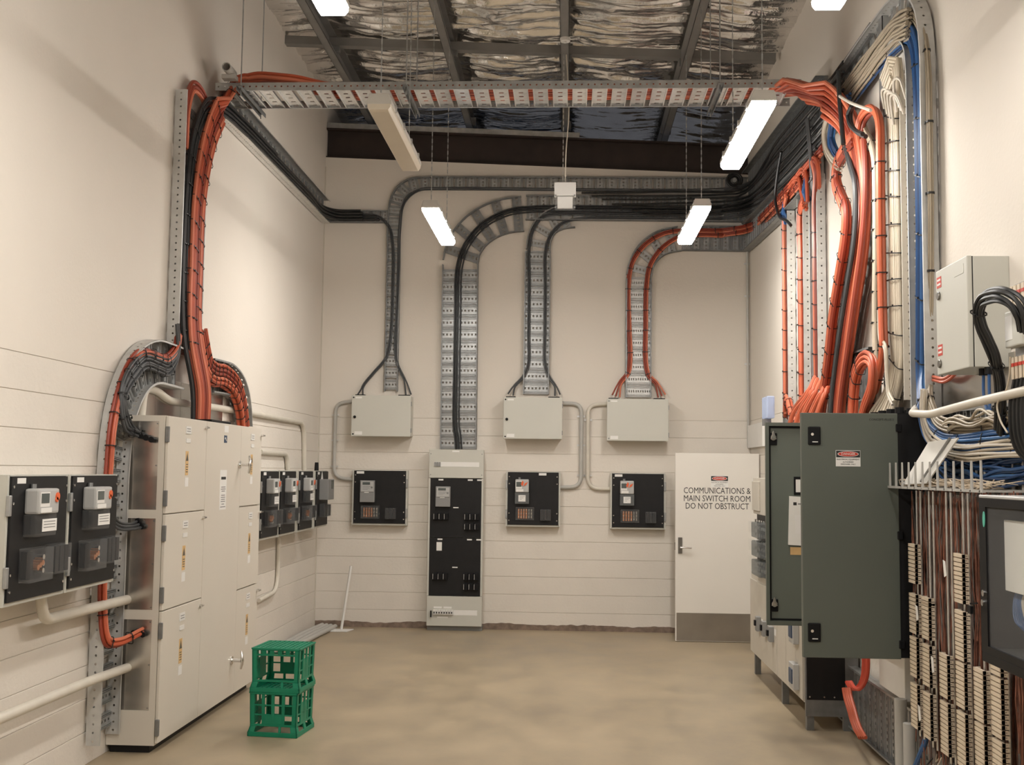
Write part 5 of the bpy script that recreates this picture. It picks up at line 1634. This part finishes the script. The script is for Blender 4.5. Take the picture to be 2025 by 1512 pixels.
for k in range(2):
    MB().cyl((W - 0.09 + 0.07 * k, 0.10, -0.03), (W - 0.09 + 0.07 * k, 0.10, 0.003), 0.022, 10).build('cable_gland', 'black_gl', t)
for k in range(2):
    g = t.matrix_basis @ V((W - 0.09 + 0.07 * k, 0.10, -0.03))
    cables('blue cable dropping from a gland under the grey wall box', [g, g + V((0, 0, -0.10)), g + V((0, -0.02 - 0.05 * (k == 0), -0.19)), g + V((0.05, -0.10, -0.25))], NRn, [(-0.006, 0), (0.006, 0.003)], 0.0065, 'blue', 'blue drops under the grey wall box', name='data_cable')
cables('orange cable peeking out under the grey wall box', [at(u, v, x=XR - 0.06) for u, v in ((1845, 748), (1866, 752), (1880, 745), (1890, 735))], NRn, [(-0.008, 0), (0.01, 0)], 0.009, 'orange', 'orange ends under the grey wall box')
# black tails and isolator at the photo's edge
ye = 4.78
run = cables('black cable arching from the isolator down past the grey wall box', [at(2032, 655, x=1.76), at(2026, 622, x=1.74), at(2012, 598, x=1.72), at(1990, 584, x=1.70), at(1966, 582, x=1.70), at(1946, 592, x=1.70), at(1938, 614, x=1.70), at(1943, 645, x=1.72), at(1956, 675, x=1.75), at(1969, 705, x=1.78), at(1978, 740, x=1.82), at(1981, 790, x=1.86), at(1979, 850, x=1.90)],
             lambda p: V((-1, -0.3, 0)).normalized(), grid(3, 2, 0.018, 0, 0, 0.002), 0.0088, 'blk_cable', 'black arch beside the grey wall box', wob=0.003)
ties(run, 0.26, -0.03, 0.035, -0.012, 0.028, 'black tie on the black arch beside the grey wall box', 'ties on the black arch', first=0.5)
t = thing('fuse_isolator', 'grey fuse isolator with red banded links, cut by the edge of the photo', 'isolator', (1.84, 4.72, 2.16), RR)
B1(0.0, 0.20, 0.02, XR - 1.84, 0.0, 0.42).build('base', 'meter', t)
B1(0.02, 0.18, -0.03, 0.02, 0.15, 0.30).build('carrier', 'box', t, bev=0.006)
B1(0.03, 0.10, -0.0315, -0.03, 0.18, 0.28).build('rating_label', 'label', t)
for z in (0.02, 0.315):
    for k in range(4):
        s = B1(0.027 + 0.04 * k, 0.053 + 0.04 * k, -0.01, 0.02, z, z + 0.09).build('link', 'krone', t)
        B1(0.024 + 0.04 * k, 0.056 + 0.04 * k, -0.0115, -0.009, z + 0.052, z + 0.066).build('red_band', 'sign_red', s)
for k in range(4):
    a_ = t.matrix_basis @ V((0.04 + 0.04 * k, 0.0, 0.02))
    cables('black tail hanging from the isolator links', [a_, a_ + V((-0.01, 0.03, -0.12)), a_ + V((0.02, 0.06, -0.28)), a_ + V((0.10, 0.02, -0.38))], NRn, [(0, 0)], 0.010, 'blk_cable', 'black tails under the isolator')
B1(0.2, 0.24, 0.0, 0.06, 0.06, 0.10).build('lug', 'black_gl', t)
cables('cream cord hanging in front of the wall from the isolator', [at(u, v, x=1.80) for u, v in ((1998, 705), (1996, 745), (1988, 775), (1972, 800), (1978, 830), (1992, 855))], NRn, [(0, 0)], 0.004, 'cream', None)


# ---------------------------------------------------------------- green cabinet with two open doors
GX, GY0, GY1, GZ0, GZ1 = 1.80, 6.20, 7.50, 0.797, 2.113
t = thing('green_cabinet', 'sage green wall cabinet with both doors swung open, danger sign on the nearer door', 'cabinet', (GX, GY0, GZ0))
W, H, D = GY1 - GY0, GZ1 - GZ0, XR - 0.01 - GX
b = MB()
b.box(0, D, 0, 0.012, 0, H)
b.box(0, D, W - 0.012, W, 0, H)
b.box(0, D, 0.012, W - 0.012, H - 0.012, H)
b.box(0, D, 0.012, W - 0.012, 0, 0.012)
b.box(D - 0.01, D, 0.012, W - 0.012, 0.012, H - 0.012)
b.build('body', 'black', t)
B1(D - 0.03, D - 0.012, 0.08, W - 0.08, 0.08, H - 0.08).build('mounting_plate', 'beige', t)
g = B1(0.02, D - 0.02, 0.10, W - 0.25, H, H + 0.012).build('gland_plate', 'black_gl', t)
s = MB()
dw = GX - 1.278
d = B1(-dw, 0.0, -0.006, 0.014, -0.006, H + 0.004).build('outer_door', 'green', t, bev=0.004)
lipm = MB()
lipm.box(-dw, 0, 0.014, 0.032, -0.006, 0.012).box(-dw, 0, 0.014, 0.032, H - 0.014, H + 0.004).box(-dw, -dw + 0.016, 0.014, 0.032, 0.012, H - 0.014).box(-0.016, 0, 0.014, 0.032, 0.012, H - 0.014)
lipm.build('door_return', 'green', d)
fz = lambda v: at(1680, v, y=GY0 - 0.006).z - GZ0
fx = lambda u, v=1000: at(u, v, y=GY0 - 0.006).x - GX
for v in (862, 1251):
    x, z = fx(1610, v), fz(v)
    h = B1(x - 0.034, x + 0.034, -0.016, -0.006, z - 0.05, z + 0.05).build('swing_handle', 'black_gl', d, bev=0.006)
    MB().cyl((x - 0.012, -0.019, z + 0.008), (x - 0.012, -0.016, z + 0.008), 0.008, 12).build('key_lock', 'chrome', h)
    B1(x - 0.012, x + 0.018, -0.0165, -0.016, z - 0.036, z - 0.031).build('print', 'label', h)
for v in (845, 1057, 1272):
    z = fz(v)
    B1(-0.012, 0.018, -0.018, 0.0, z - 0.022, z + 0.022).build('hinge', 'black_gl', d, bev=0.003)


def danger(parent, cx_, y, cz, w_, h_, rows, prefix=''):
    s = B1(cx_ - w_ / 2, cx_ + w_ / 2, y - 0.002, y, cz - h_ / 2, cz + h_ / 2).build('danger_sign', 'label', parent)
    B1(cx_ - w_ * 0.485, cx_ + w_ * 0.485, y - 0.0028, y - 0.002, cz + h_ * 0.06, cz + h_ * 0.47).build('black_band', 'ink', s)
    N = 28
    MB().prism([(cx_ + w_ * 0.43 * math.cos(2 * PI * k / N), cz + h_ * 0.27 + h_ * 0.17 * math.sin(2 * PI * k / N)) for k in range(N)], y - 0.0036, y - 0.0028).build('white_oval', 'label', s)
    MB().prism([(cx_ + w_ * 0.405 * math.cos(2 * PI * k / N), cz + h_ * 0.27 + h_ * 0.145 * math.sin(2 * PI * k / N)) for k in range(N)], y - 0.0042, y - 0.0036).build('red_oval', 'sign_red', s)
    text('DANGER', s, cx_, y - 0.0046, cz + h_ * 0.27, h_ * 0.205, 'label', sx=1.05)
    for k, (tx, dz, sz) in enumerate(rows):
        text(tx, s, cx_, y - 0.0025, cz + h_ * dz, h_ * sz, 'ink')
    return s


rows_ = (('ELECTRICAL EQUIPMENT', -0.07, 0.125), ('AUTHORISED', -0.23, 0.11), ('PERSONNEL ONLY', -0.37, 0.11))
danger(d, fx(1677, 906), -0.006, fz(906), 0.133, 0.088, rows_)
text('CONCEPT-PLUS 2', d, fx(1743, 828), -0.0068, fz(829), 0.017, 'ink', name='maker_text')
# far door, inner side towards the viewer
d2 = B1(-0.49, 0.0, W - 0.006, W + 0.014, -0.006, H + 0.006).build('far_door', 'green_in', t, bev=0.003)
lip = MB()
x0 = -0.495
lip.box(x0, 0, W - 0.034, W - 0.006, -0.006, 0.022).box(x0, 0, W - 0.034, W - 0.006, H - 0.016, H + 0.006).box(x0, x0 + 0.022, W - 0.034, W - 0.006, 0.022, H - 0.016).box(-0.022, 0, W - 0.034, W - 0.006, 0.022, H - 0.016)
lip.build('door_return', 'green', d2)
gk = MB()
gk.box(x0 + 0.026, -0.026, W - 0.012, W - 0.006, 0.026, 0.036).box(x0 + 0.026, -0.026, W - 0.012, W - 0.006, H - 0.03, H - 0.02).box(x0 + 0.026, x0 + 0.036, W - 0.012, W - 0.006, 0.036, H - 0.03)
gk.build('seal', 'black_gl', d2)
gz = lambda v: at(1550, v, y=GY1 - 0.02).z - GZ0
gx = lambda u: at(u, 1000, y=GY1 - 0.02).x - GX
for v in (862, 1191):
    z, x = gz(v + 6), gx(1530)
    h = B1(x - 0.026, x + 0.026, W - 0.014, W - 0.006, z - 0.04, z + 0.04).build('latch_plate', 'black_gl', d2, bev=0.003)
    bb = MB().cyl((x, W - 0.03, z + 0.01), (x, W - 0.014, z + 0.01), 0.02, 12)
    bb.prism([(x - 0.020, z - 0.002), (x + 0.022, z - 0.002), (x + 0.012, z + 0.02), (x + 0.004, z + 0.055), (x - 0.004, z + 0.055), (x - 0.012, z + 0.02)], W - 0.034, W - 0.020)
    bb.build('cam_lever', 'chrome', h, bev=0.002)
x, z = gx(1580), gz(960)
h = B1(x - 0.03, x + 0.035, W - 0.011, W - 0.006, z - 0.06, z + 0.06).build('chart_holder', 'black_gl', d2)
B1(x - 0.018, x + 0.03, W - 0.0115, W - 0.011, z - 0.042, z + 0.042).build('chart', 'paper', h)
x, z = gx(1578), gz(1030)
pp = MB().prism([(x - 0.065, z - 0.155), (x + 0.14, z - 0.165), (x + 0.14, z + 0.155), (x - 0.055, z + 0.165)], W - 0.018, W - 0.006).build('document_pocket', 'paper', d2)
B1(x - 0.02, x + 0.03, W - 0.0187, W - 0.018, z - 0.08, z + 0.04).build('printed_lines', 'label', pp)
B1(x - 0.03, x - 0.008, W - 0.0187, W - 0.018, z + 0.105, z + 0.125).build('round_mark', 'ink', pp)
MB().box(x + 0.0, x + 0.12, W - 0.0187, W - 0.018, z + 0.110, z + 0.118).build('printed_lines', 'grey_ink', pp)
z = gz(1089)
B1(x - 0.05, x + 0.14, W - 0.008, W - 0.006, z - 0.025, z + 0.025).build('rating_label', 'amber', d2)
# round glands on the cabinet's top
for k in range(9):
    p = V((GX + 0.06 + 0.09 * (k % 2), 6.36 + 0.085 * k, GZ1 + 0.012))
    tag(MB().cyl(p, p + V((0, 0, 0.035)), 0.026, 12).build('cable_gland', 'black_gl', None, org=p), 'round black cable gland on top of the green cabinet', 'gland', 'glands on the green cabinet')


# ---------------------------------------------------------------- low switchboard beneath, along the wall
SX = 1.66
t = thing('main_switchboard', 'long beige switchboard on legs behind the open green doors', 'switchboard', (SX, 8.0, 0))
Dp = XR - 0.01 - SX
L_s = 2.27
B1(0, Dp, 0.03, L_s, 0.19, 0.90).build('lower_body', 'beige', t)
B1(0.005, Dp - 0.005, 0.0, 0.03, 0.10, 0.72).build('end_frame', 'zinc_dk', t)
ep = B1(0.012, Dp - 0.10, -0.006, 0.0, 0.215, 0.70).build('end_panel', 'black', t)
s = MB()
for x in (0.03, 0.13, 0.2):
    s.cyl((x, -0.010, 0.235), (x, -0.006, 0.235), 0.006, 8)
s.build('screw', 'chrome', ep)
for y in (0.02, 0.9, L_s - 0.1):
    for x in (0.04, Dp - 0.08):
        B1(x - 0.025, x + 0.025, y, y + 0.05, 0, 0.19).build('leg', 'zinc_dk', t)
pan = [(0.03, 0.62), (0.63, 0.98), (1.0, L_s)]
for k, (ya, yb2) in enumerate(pan):
    p = B1(-0.012, 0, ya + 0.004, yb2 - 0.004, 0.20, 0.86 if k < 2 else 0.84).build('front_panel', 'beige', t, bev=0.002)
    if k == 2:
        ys_ = (1.15, 1.45, 1.75)
        for y in ys_:
            q = B1(-0.05, -0.012, y - 0.045, y + 0.045, 0.44, 0.56).build('breaker', 'meter', p, bev=0.004)
            B1(-0.065, -0.05, y - 0.02, y + 0.02, 0.485, 0.53).build('toggle', 'black_gl', q)
            B1(-0.014, -0.012, y - 0.13, y - 0.06, 0.50, 0.55).build('circuit_label', 'label', p)
    elif k == 0:
        for z in (0.34, 0.66):
            q = B1(-0.055, -0.012, 0.13, 0.30, z - 0.09, z + 0.09).build('isolator', 'meter_lt', p, bev=0.006)
            B1(-0.062, -0.055, 0.16, 0.27, z - 0.05, z + 0.05).build('isolator_window', 'navy', q)
# meter chassis above
B1(0.05, Dp, 0.5, L_s - 0.02, 0.90, 1.42).build('meter_chassis', 'black', t)
B1(0.02, Dp, 0.5, L_s, 1.42, 1.74).build('top_box', 'beige', t, bev=0.004)
B1(0.005, 0.02, 1.9, L_s - 0.02, 1.45, 1.71).build('top_door', 'beige', t, bev=0.003)
for k in range(8):
    z = 0.94 + k * 0.06
    b = MB()
    b.box(0.035, 0.05, 1.6, L_s - 0.03, z - 0.006, z + 0.006)
    for q in range(5):
        b.box(0.015, 0.05, 1.66 + 0.12 * q, 1.72 + 0.12 * q, z - 0.012, z + 0.012)
    b.build('terminal_row', 'chrome' if k % 2 else 'white', t)
for z in (0.98, 1.14, 1.30):
    B1(-0.02, 0.03, L_s - 0.05, L_s + 0.02, z - 0.05, z + 0.05).build('clear_flap', 'clear', t, bev=0.003)
    B1(-0.06, 0.04, 1.5, 1.9, z - 0.07, z + 0.06).build('clear_meter_cover', 'smoke', t, bev=0.01)
# clear topped unit on the switchboard's far end
p = at(1516, 828, x=1.78)
t = thing('isolator_box', 'pale blue lit clear covered isolator standing above the open green door', 'isolator', (p.x, p.y, p.z))
B1(-0.03, 0.03, -0.06, 0.06, -0.06, 0.0).build('neck', 'zinc_dk', t)
B1(-0.02, 0.05, -0.13, 0.13, 0.0, 0.20).build('clear_cover', 'blueclear', t, bev=0.012)
B1(0.0, 0.03, -0.10, -0.02, 0.04, 0.17).build('switch', 'white', t)
B1(0.0, 0.03, 0.02, 0.10, 0.03, 0.18).build('switch', 'white', t)
p0, p1 = at(1483, 886, x=XR - 0.01), at(1512, 834, x=XR - 0.01)
tag(B1(XR - 0.035, XR - 0.002, p1.y, p0.y, p0.z, p1.z).build('junction_box', 'white', None, bev=0.006, org=p0), 'flat beige box on the wall behind the top corner of the white door', 'junction box')


# ---------------------------------------------------------------- white door
dy = 12.016
dx0, dx1, dz = 1.142, 2.03, 1.99
t = bpy.data.objects.new('door_1', None)
COL.objects.link(t)
t.location = (dx0, dy, 0)
struct(t, 'white door standing open, lettered communications and main switch room')
lf = B1(0, dx1 - dx0, 0, 0.04, 0.006, dz).build('leaf', 'door', t, bev=0.002)
B1(0.012, dx1 - dx0 - 0.01, -0.0015, 0, 0.012, at(1400, 1212, y=dy).z).build('kick_plate', 'kick', t)
fx2 = lambda u: at(u, 1000, y=dy).x - dx0
for tx, v, fw_ in (('COMMUNICATIONS &', 970.5, 0.708), ('MAIN SWITCH ROOM', 986, 0.703), ('DO NOT OBSTRUCT', 1001, 0.668)):
    text(tx, t, fx2(1418), -0.0006, at(1418, v, y=dy).z, 0.092, 'ink', fit=fw_)
danger(t, fx2(1423), 0.0, at(1423, 952, y=dy).z, 0.185, 0.125, rows_)
hx, hz = fx2(1345), at(1345, 1078, y=dy).z
h = B1(hx - 0.022, hx + 0.022, -0.012, 0, hz - 0.085, hz + 0.085).build('handle_plate', 'dull', t, bev=0.003)
bb = MB().cyl((hx, -0.06, hz - 0.02), (hx, -0.012, hz - 0.02), 0.010, 10)
bb.tube([(hx, -0.055, hz - 0.02), (hx + 0.05, -0.058, hz - 0.02), (hx + 0.115, -0.055, hz - 0.022)], 0.0095, 10)
bb.build('lever', 'chrome', h, smooth=True)
B1(-0.006, 0.0, 0.006, 0.034, hz - 0.05, hz + 0.03).build('latch', 'dull', t)


# ---------------------------------------------------------------- terminal frame with cream modules
KX = 1.80
t = thing('terminal_frame', 'tall distribution frame of cream terminal strips on steel rods with comb fins on top', 'terminal frame', (KX, 4.5, 0))
bz0 = 0.12
cols = [(1797, 6.045, [(1072, 10, 0), (1169, 10, 0), (1253, 10, 0), (1343, 11, 0)]), (1822, 5.84, [(1176, 2, 0), (1186, 9, 0), (1268, 10, 0), (1361, 11, 0)]), (1853, 5.58, [(1285, 10, 0), (1377, 12, 0)]),
        (1883, 5.35, [(1090, 11, 0), (1200, 11, 0), (1300, 10, 0), (1395, 12, 0)]), (1920, 5.12, [(1313, 11, 0), (1418, 12, 0)]), (1957, 4.92, [(1309, 2, 0), (1331, 12, 0), (1452, 6, 0)])]
PIT = 0.0208
mm = MB()
mw_ = 0.118
mm.box(0.0, 0.014, 0.0, mw_, 0.0, 0.0160)
mm.box(0.0, 0.030, 0.0, 0.010, 0.0, 0.0160)
mm.box(0.0, 0.030, mw_ - 0.010, mw_, 0.0, 0.0160)
mm.box(0.014, 0.026, 0.01, mw_ - 0.01, 0.003, 0.009)
mm.mi(1).box(0.016, 0.021, -0.0006, 0.0, 0.007, 0.010)
mmesh = mm.mesh('terminal_strip', ['krone', 'dull'])
for u, y, segs in cols:
    lo = 9
    for v, n, _ in segs:
        zt_ = at(u, v, x=KX).z
        for k in range(n):
            z = zt_ - PIT * (k + 1)
            lo = min(lo, z)
            inst(mmesh, 'terminal_strip', t, Matrix.Translation((0.0, y - mw_ - 4.5, z)))
    for yy in (y - 0.03, y - mw_ + 0.022):
        MB().cyl((0.040, yy - 4.5, max(0.1, lo - 0.05)), (0.040, yy - 4.5, 1.70), 0.006, 8).build('rod', 'zinc_lt', t)
    for zz_ in (1.66, 1.10):
        B1(0.062, 0.10, y - mw_ - 4.5 - 0.01, y + 0.01 - 4.5, zz_, zz_ + 0.03).build('bracket', 'clear', t)
B1(0.10, 0.12, 0.25, 1.6, 1.20, 1.26).build('cross_rail', 'zinc', t)
B1(0.10, 0.12, 0.25, 1.6, 0.30, 0.36).build('cross_rail', 'zinc', t)
# comb of fins on top
zc2 = 1.722
cb = MB()
cb.box(-0.06, -0.045, 0.30, 1.72, zc2 - 0.012, zc2)
cb.box(0.16, 0.175, 0.30, 1.72, zc2 - 0.012, zc2)
for k in range(13):
    y = 0.33 + k * 0.112
    cb.box(-0.06, 0.175, y - 0.006, y + 0.006, zc2 - 0.010, zc2 - 0.002)
cb.build('comb_tray', 'conduit', t)
for k in range(13):
    y = 0.33 + k * 0.112
    for x in (-0.052, 0.168):
        MB().add([(x - 0.003, y - 0.012, zc2), (x + 0.003, y - 0.012, zc2), (x + 0.003, y + 0.012, zc2), (x - 0.003, y + 0.012, zc2),
                  (x - 0.003, y - 0.006, zc2 + 0.125), (x + 0.003, y - 0.006, zc2 + 0.125), (x + 0.003, y + 0.006, zc2 + 0.125), (x - 0.003, y + 0.006, zc2 + 0.125)],
                 [(0, 3, 2, 1), (4, 5, 6, 7), (0, 1, 5, 4), (1, 2, 6, 5), (2, 3, 7, 6), (3, 0, 4, 7)]).build('fin', 'conduit', t)
# jumper wires behind the strips
for m_, n_, seed in (('wire_red', 420, 1), ('wire_grey', 190, 2)):
    random.seed(seed)
    b = MB()
    for k in range(n_):
        c = random.choice([-0.085, -0.02, 0.03]) + random.choice([6.045, 5.84, 5.58, 5.35, 5.12, 4.92]) - 0.06 - 4.5
        y = c + random.gauss(0, 0.045)
        x = random.uniform(0.050, 0.15)
        z1_, z0_ = random.uniform(1.60, 1.72), random.uniform(0.15, 1.2)
        pts = []
        for q in range(6):
            pts.append((x + random.uniform(-.01, .01), y + random.uniform(-.014, .014), z1_ + (z0_ - z1_) * q / 5))
        b.tube(pts, 0.0034, 4)
    o = b.build('jumper_wires', m_, t)
    o['kind'] = 'stuff'
b = MB()
for k in range(60):
    y = random.uniform(0.35, 1.5)
    pts = [(random.uniform(-0.03, 0.15), y + 0.12 * q + random.uniform(-.03, .03), zc2 + random.uniform(0, 0.045)) for q in range(4)]
    b.tube(cr(pts, 3), 0.0025, 4)
o = b.build('slack_wires', 'krone', t)
o['kind'] = 'stuff'
random.seed(11)
B1(0.19, 0.235, 0.1, 1.7, 0.2, 1.6).build('back_panel', 'dark', t)
for u, v, ux in ((1869, 1122, 0), (1814, 1210, 1), (1845, 1312, 2), (1819, 1408, 3)):
    p = at(u, v, x=KX - 0.01)
    lb = ['white paper tag hanging between the rods near the glass rack', 'tilted white tag near the top of the first column of strips', 'round cream tag on the second column of strips', 'white punched tag low on the first column of strips'][ux]
    b = MB().add([(0, .02, .035), (0, -.012, .03), (0, -.025, -.035), (0, .004, -.045), (0.002, .02, .035), (0.002, -.012, .03), (0.002, -.025, -.035), (0.002, .004, -.045)], [(0, 1, 2, 3), (7, 6, 5, 4), (0, 4, 5, 1), (1, 5, 6, 2), (2, 6, 7, 3), (3, 7, 4, 0)])
    tag(b.build('paper_tag', 'paper', None, loc=(p.x - 0.004, p.y, p.z)), lb, 'tag')
# papers leaning in the comb
a = at(1788, 956, x=1.77)
bq = [at(1787, 958, x=1.76), at(1834, 956, x=1.78), at(1897, 866, x=1.84), at(1838, 874, x=1.83)]
nn = (bq[1] - bq[0]).cross(bq[3] - bq[0]).normalized() * 0.006
b = MB().add([tuple(p) for p in bq] + [tuple(p + nn) for p in bq], [(0, 1, 2, 3), (7, 6, 5, 4), (0, 4, 5, 1), (1, 5, 6, 2), (2, 6, 7, 3), (3, 7, 4, 0)])
tag(b.build('wiring_chart', 'paper', None, org=bq[0]), 'white wiring chart leaning in the comb fins against the blue cables', 'paper')
m_ = [bq[0].lerp(bq[1], 0.75), bq[0].lerp(bq[1], 0.95), bq[3].lerp(bq[2], 0.9), bq[3].lerp(bq[2], 0.8)]
cables('thin marker rod lying along the white wiring chart', [bq[1].lerp(bq[0], 0.2) + V((-0.012, -0.012, 0.012)), bq[2].lerp(bq[3], 0.25) + V((-0.012, -0.012, 0.005))], NRn, [(0, 0)], 0.006, 'meter', None, name='marker_rod', cat='rod')

# ---------------------------------------------------------------- wall rack with a glass door
RX0 = 1.50
RY1, RY0_ = 4.175, 3.40
z0_, z1_ = 1.150, 1.700
t = thing('glass_door_rack', 'black wall rack with a glass door, cut by the edge of the photo', 'rack', (RX0, RY1, z0_), RR)
W, H, D = RY1 - RY0_, z1_ - z0_, XR - 0.02 - RX0
b = MB()
b.box(0, 0.012, 0.02, D, 0, H).box(W - 0.012, W, 0.02, D, 0, H).box(0.012, W - 0.012, D - 0.01, D, 0, H)
b.build('case', 'black_gl', t)
B1(0, W, 0.0, D, -0.035, 0.0).build('base', 'black_gl', t, bev=0.004)
B1(0.0, W, 0.0, D, H, H + 0.012).build('lid', 'meter_lt', t, bev=0.003)
fr = MB()
fr.box(0, 0.062, 0, 0.02, 0, H).box(W - 0.062, W, 0, 0.02, 0, H).box(0.062, W - 0.062, 0, 0.02, 0, 0.025).box(0.062, W - 0.062, 0, 0.02, H - 0.03, H)
d = fr.build('door_frame', 'black_gl', t)
B1(0.062, W - 0.062, 0.006, 0.010, 0.025, H - 0.03).build('glass_pane', 'glass', d)
MB().cyl((0.036, -0.006, 0.21), (0.036, 0, 0.21), 0.012, 12).build('lock', 'chrome', d)
MB().cyl((0.028, -0.006, 0.175), (0.028, 0, 0.175), 0.012, 12).build('lock', 'chrome', d)
kk = MB()
kk.bar((0.02, -0.02, 0.172), (-0.02, -0.03, 0.165), 0.006, 0.006)
kk.box(-0.035, -0.005, -0.036, -0.026, 0.13, 0.158)
kk.build('key', 'black_gl', d)
MB().prism([(0.05 + 0.011 * math.cos(q * PI / 8), H - 0.075 + 0.028 * math.sin(q * PI / 8)) for q in range(16)], -0.002, 0.0).build('teal_sticker', 'teal', d)
B1(0.075, W - 0.02, 0.06, 0.075, 0.225, H - 0.075).build('patch_panel_cover', 'paper', t, bev=0.002)
B1(0.02, W - 0.02, 0.05, D - 0.02, 0.0, 0.012).build('shelf', 'dark', t)
B1(0.02, W - 0.02, D * 0.6, D * 0.65, 0.02, H - 0.02).build('rear_plate', 'dark', t)
for k in range(9):
    x = 0.07 + 0.012 * k
    pts = [(x, 0.11, 0.24), (x + 0.005, 0.09, 0.19), (x + 0.04, 0.08 + .004 * k, 0.12 - 0.006 * k), (x + 0.12, 0.10, 0.10 - 0.006 * k), (x + 0.3, 0.12, 0.13)]
    o = MB().tube(cr(pts, 5), 0.004, 6).build('patch_cable', 'blue' if k < 6 else 'white_c', None, smooth=True)
    o.matrix_world = t.matrix_basis
    tag(o, 'blue patch cable hanging behind the rack glass' if k < 6 else 'white patch cable hanging behind the rack glass', 'cable', 'blue patch cables in the rack' if k < 6 else 'white patch cables in the rack')

# ---------------------------------------------------------------- low things along the wall under the cabinets
yl0, yl1 = at(1708, 1450, z=0).y + 0.6, 5.3
ladder('cable ladder lying along the wall foot below the green cabinet', [(XB - 0.01, yl0, 0.24), (XB - 0.01, yl1, 0.24)], NR, 0.42, hg=0.06, pitch=0.13, rw=0.075, dense=True, slots=10, m='zinc', rm='zinc')
p0, p1 = at(1738, 1302, x=XR - 0.13), at(1790, 1412, x=XR - 0.13)
tag(B1(XR - 0.13, XR - 0.075, p1.y, p0.y, 0.50, 0.90).build('conduit_box', 'white', None, bev=0.006, org=p0), 'white box on the wall beneath the green cabinet', 'box')
for k in range(4):
    cables('red orange cable looping under the green cabinet', [at(u + 3 * k, v, x=XR - 0.14 - 0.02 * k) for u, v in ((1707, 1285), (1708, 1310), (1706, 1335), (1700, 1352), (1690, 1362), (1680, 1358), (1674, 1348))], NRn, [(0, 0)], 0.012, 'red', 'red loop under the green cabinet')
    cables('orange cable rising from the floor beside the switchboard leg', [at(u + 4 * k, v, x=XR - 0.16 - 0.02 * k) for u, v in ((1668, 1360), (1671, 1378), (1678, 1402), (1684, 1424), (1690, 1440), (1700, 1458))], NRn, [(0, 0)], 0.012, 'orange', 'orange cables beside the switchboard leg')
for k, (u, lb) in enumerate(((1781, 'thick grey conduit standing below the green cabinet'), (1798, 'second thick grey conduit beside the first column of terminal strips'))):
    p = at(u, 1400, x=XR - 0.16)
    conduit(lb, [(p.x, p.y, 0.0), (p.x, p.y, 0.52 - 0.1 * k)], 0.034, 'conduit', 0.1, (), V(NR))
for k in range(5):
    y0_ = 5.0 + 0.1 * k
    pts = [(1.68, 5.45, 0.03 + 0.03 * k), (1.62 + 0.02 * k, 5.25, 0.12 + 0.025 * k), (1.64 + .02 * k, 5.0, 0.17 + 0.02 * k), (1.72, 4.75, 0.14 + 0.02 * k), (1.80, 4.5, 0.05 + 0.02 * k)]
    tag(MB().tube(cr(pts, 6), 0.017, 8).build('cable_hose', 'grey_cable', None, smooth=True, org=pts[0]), 'dark hose humped on the floor below the terminal strips', 'hose', 'dark hoses on the floor')
cables('thick blue cable poking out below the terminal strips', [at(u, v, x=1.86) for u, v in ((1832, 1452), (1826, 1470), (1818, 1490), (1808, 1515))], NRn, [(0, 0), (0.02, 0)], 0.010, 'blue', 'blue ends below the terminal strips')
for k in range(24):
    random.seed(40 + k)
    y = random.uniform(4.5, 5.9)
    cables('loose wire spilling below the terminal strips', [V((1.87, y, 0.38)), V((1.84 + random.uniform(-.05, .05), y + random.uniform(-.1, .1), 0.22)), V((1.85, y + random.uniform(-.25, .25), 0.06))], NRn, [(0, 0)], 0.004,
           random.choice(['wire_red', 'wire_grey', 'blk_cable', 'cream']), 'loose wires below the terminal strips', name='loose_wire')
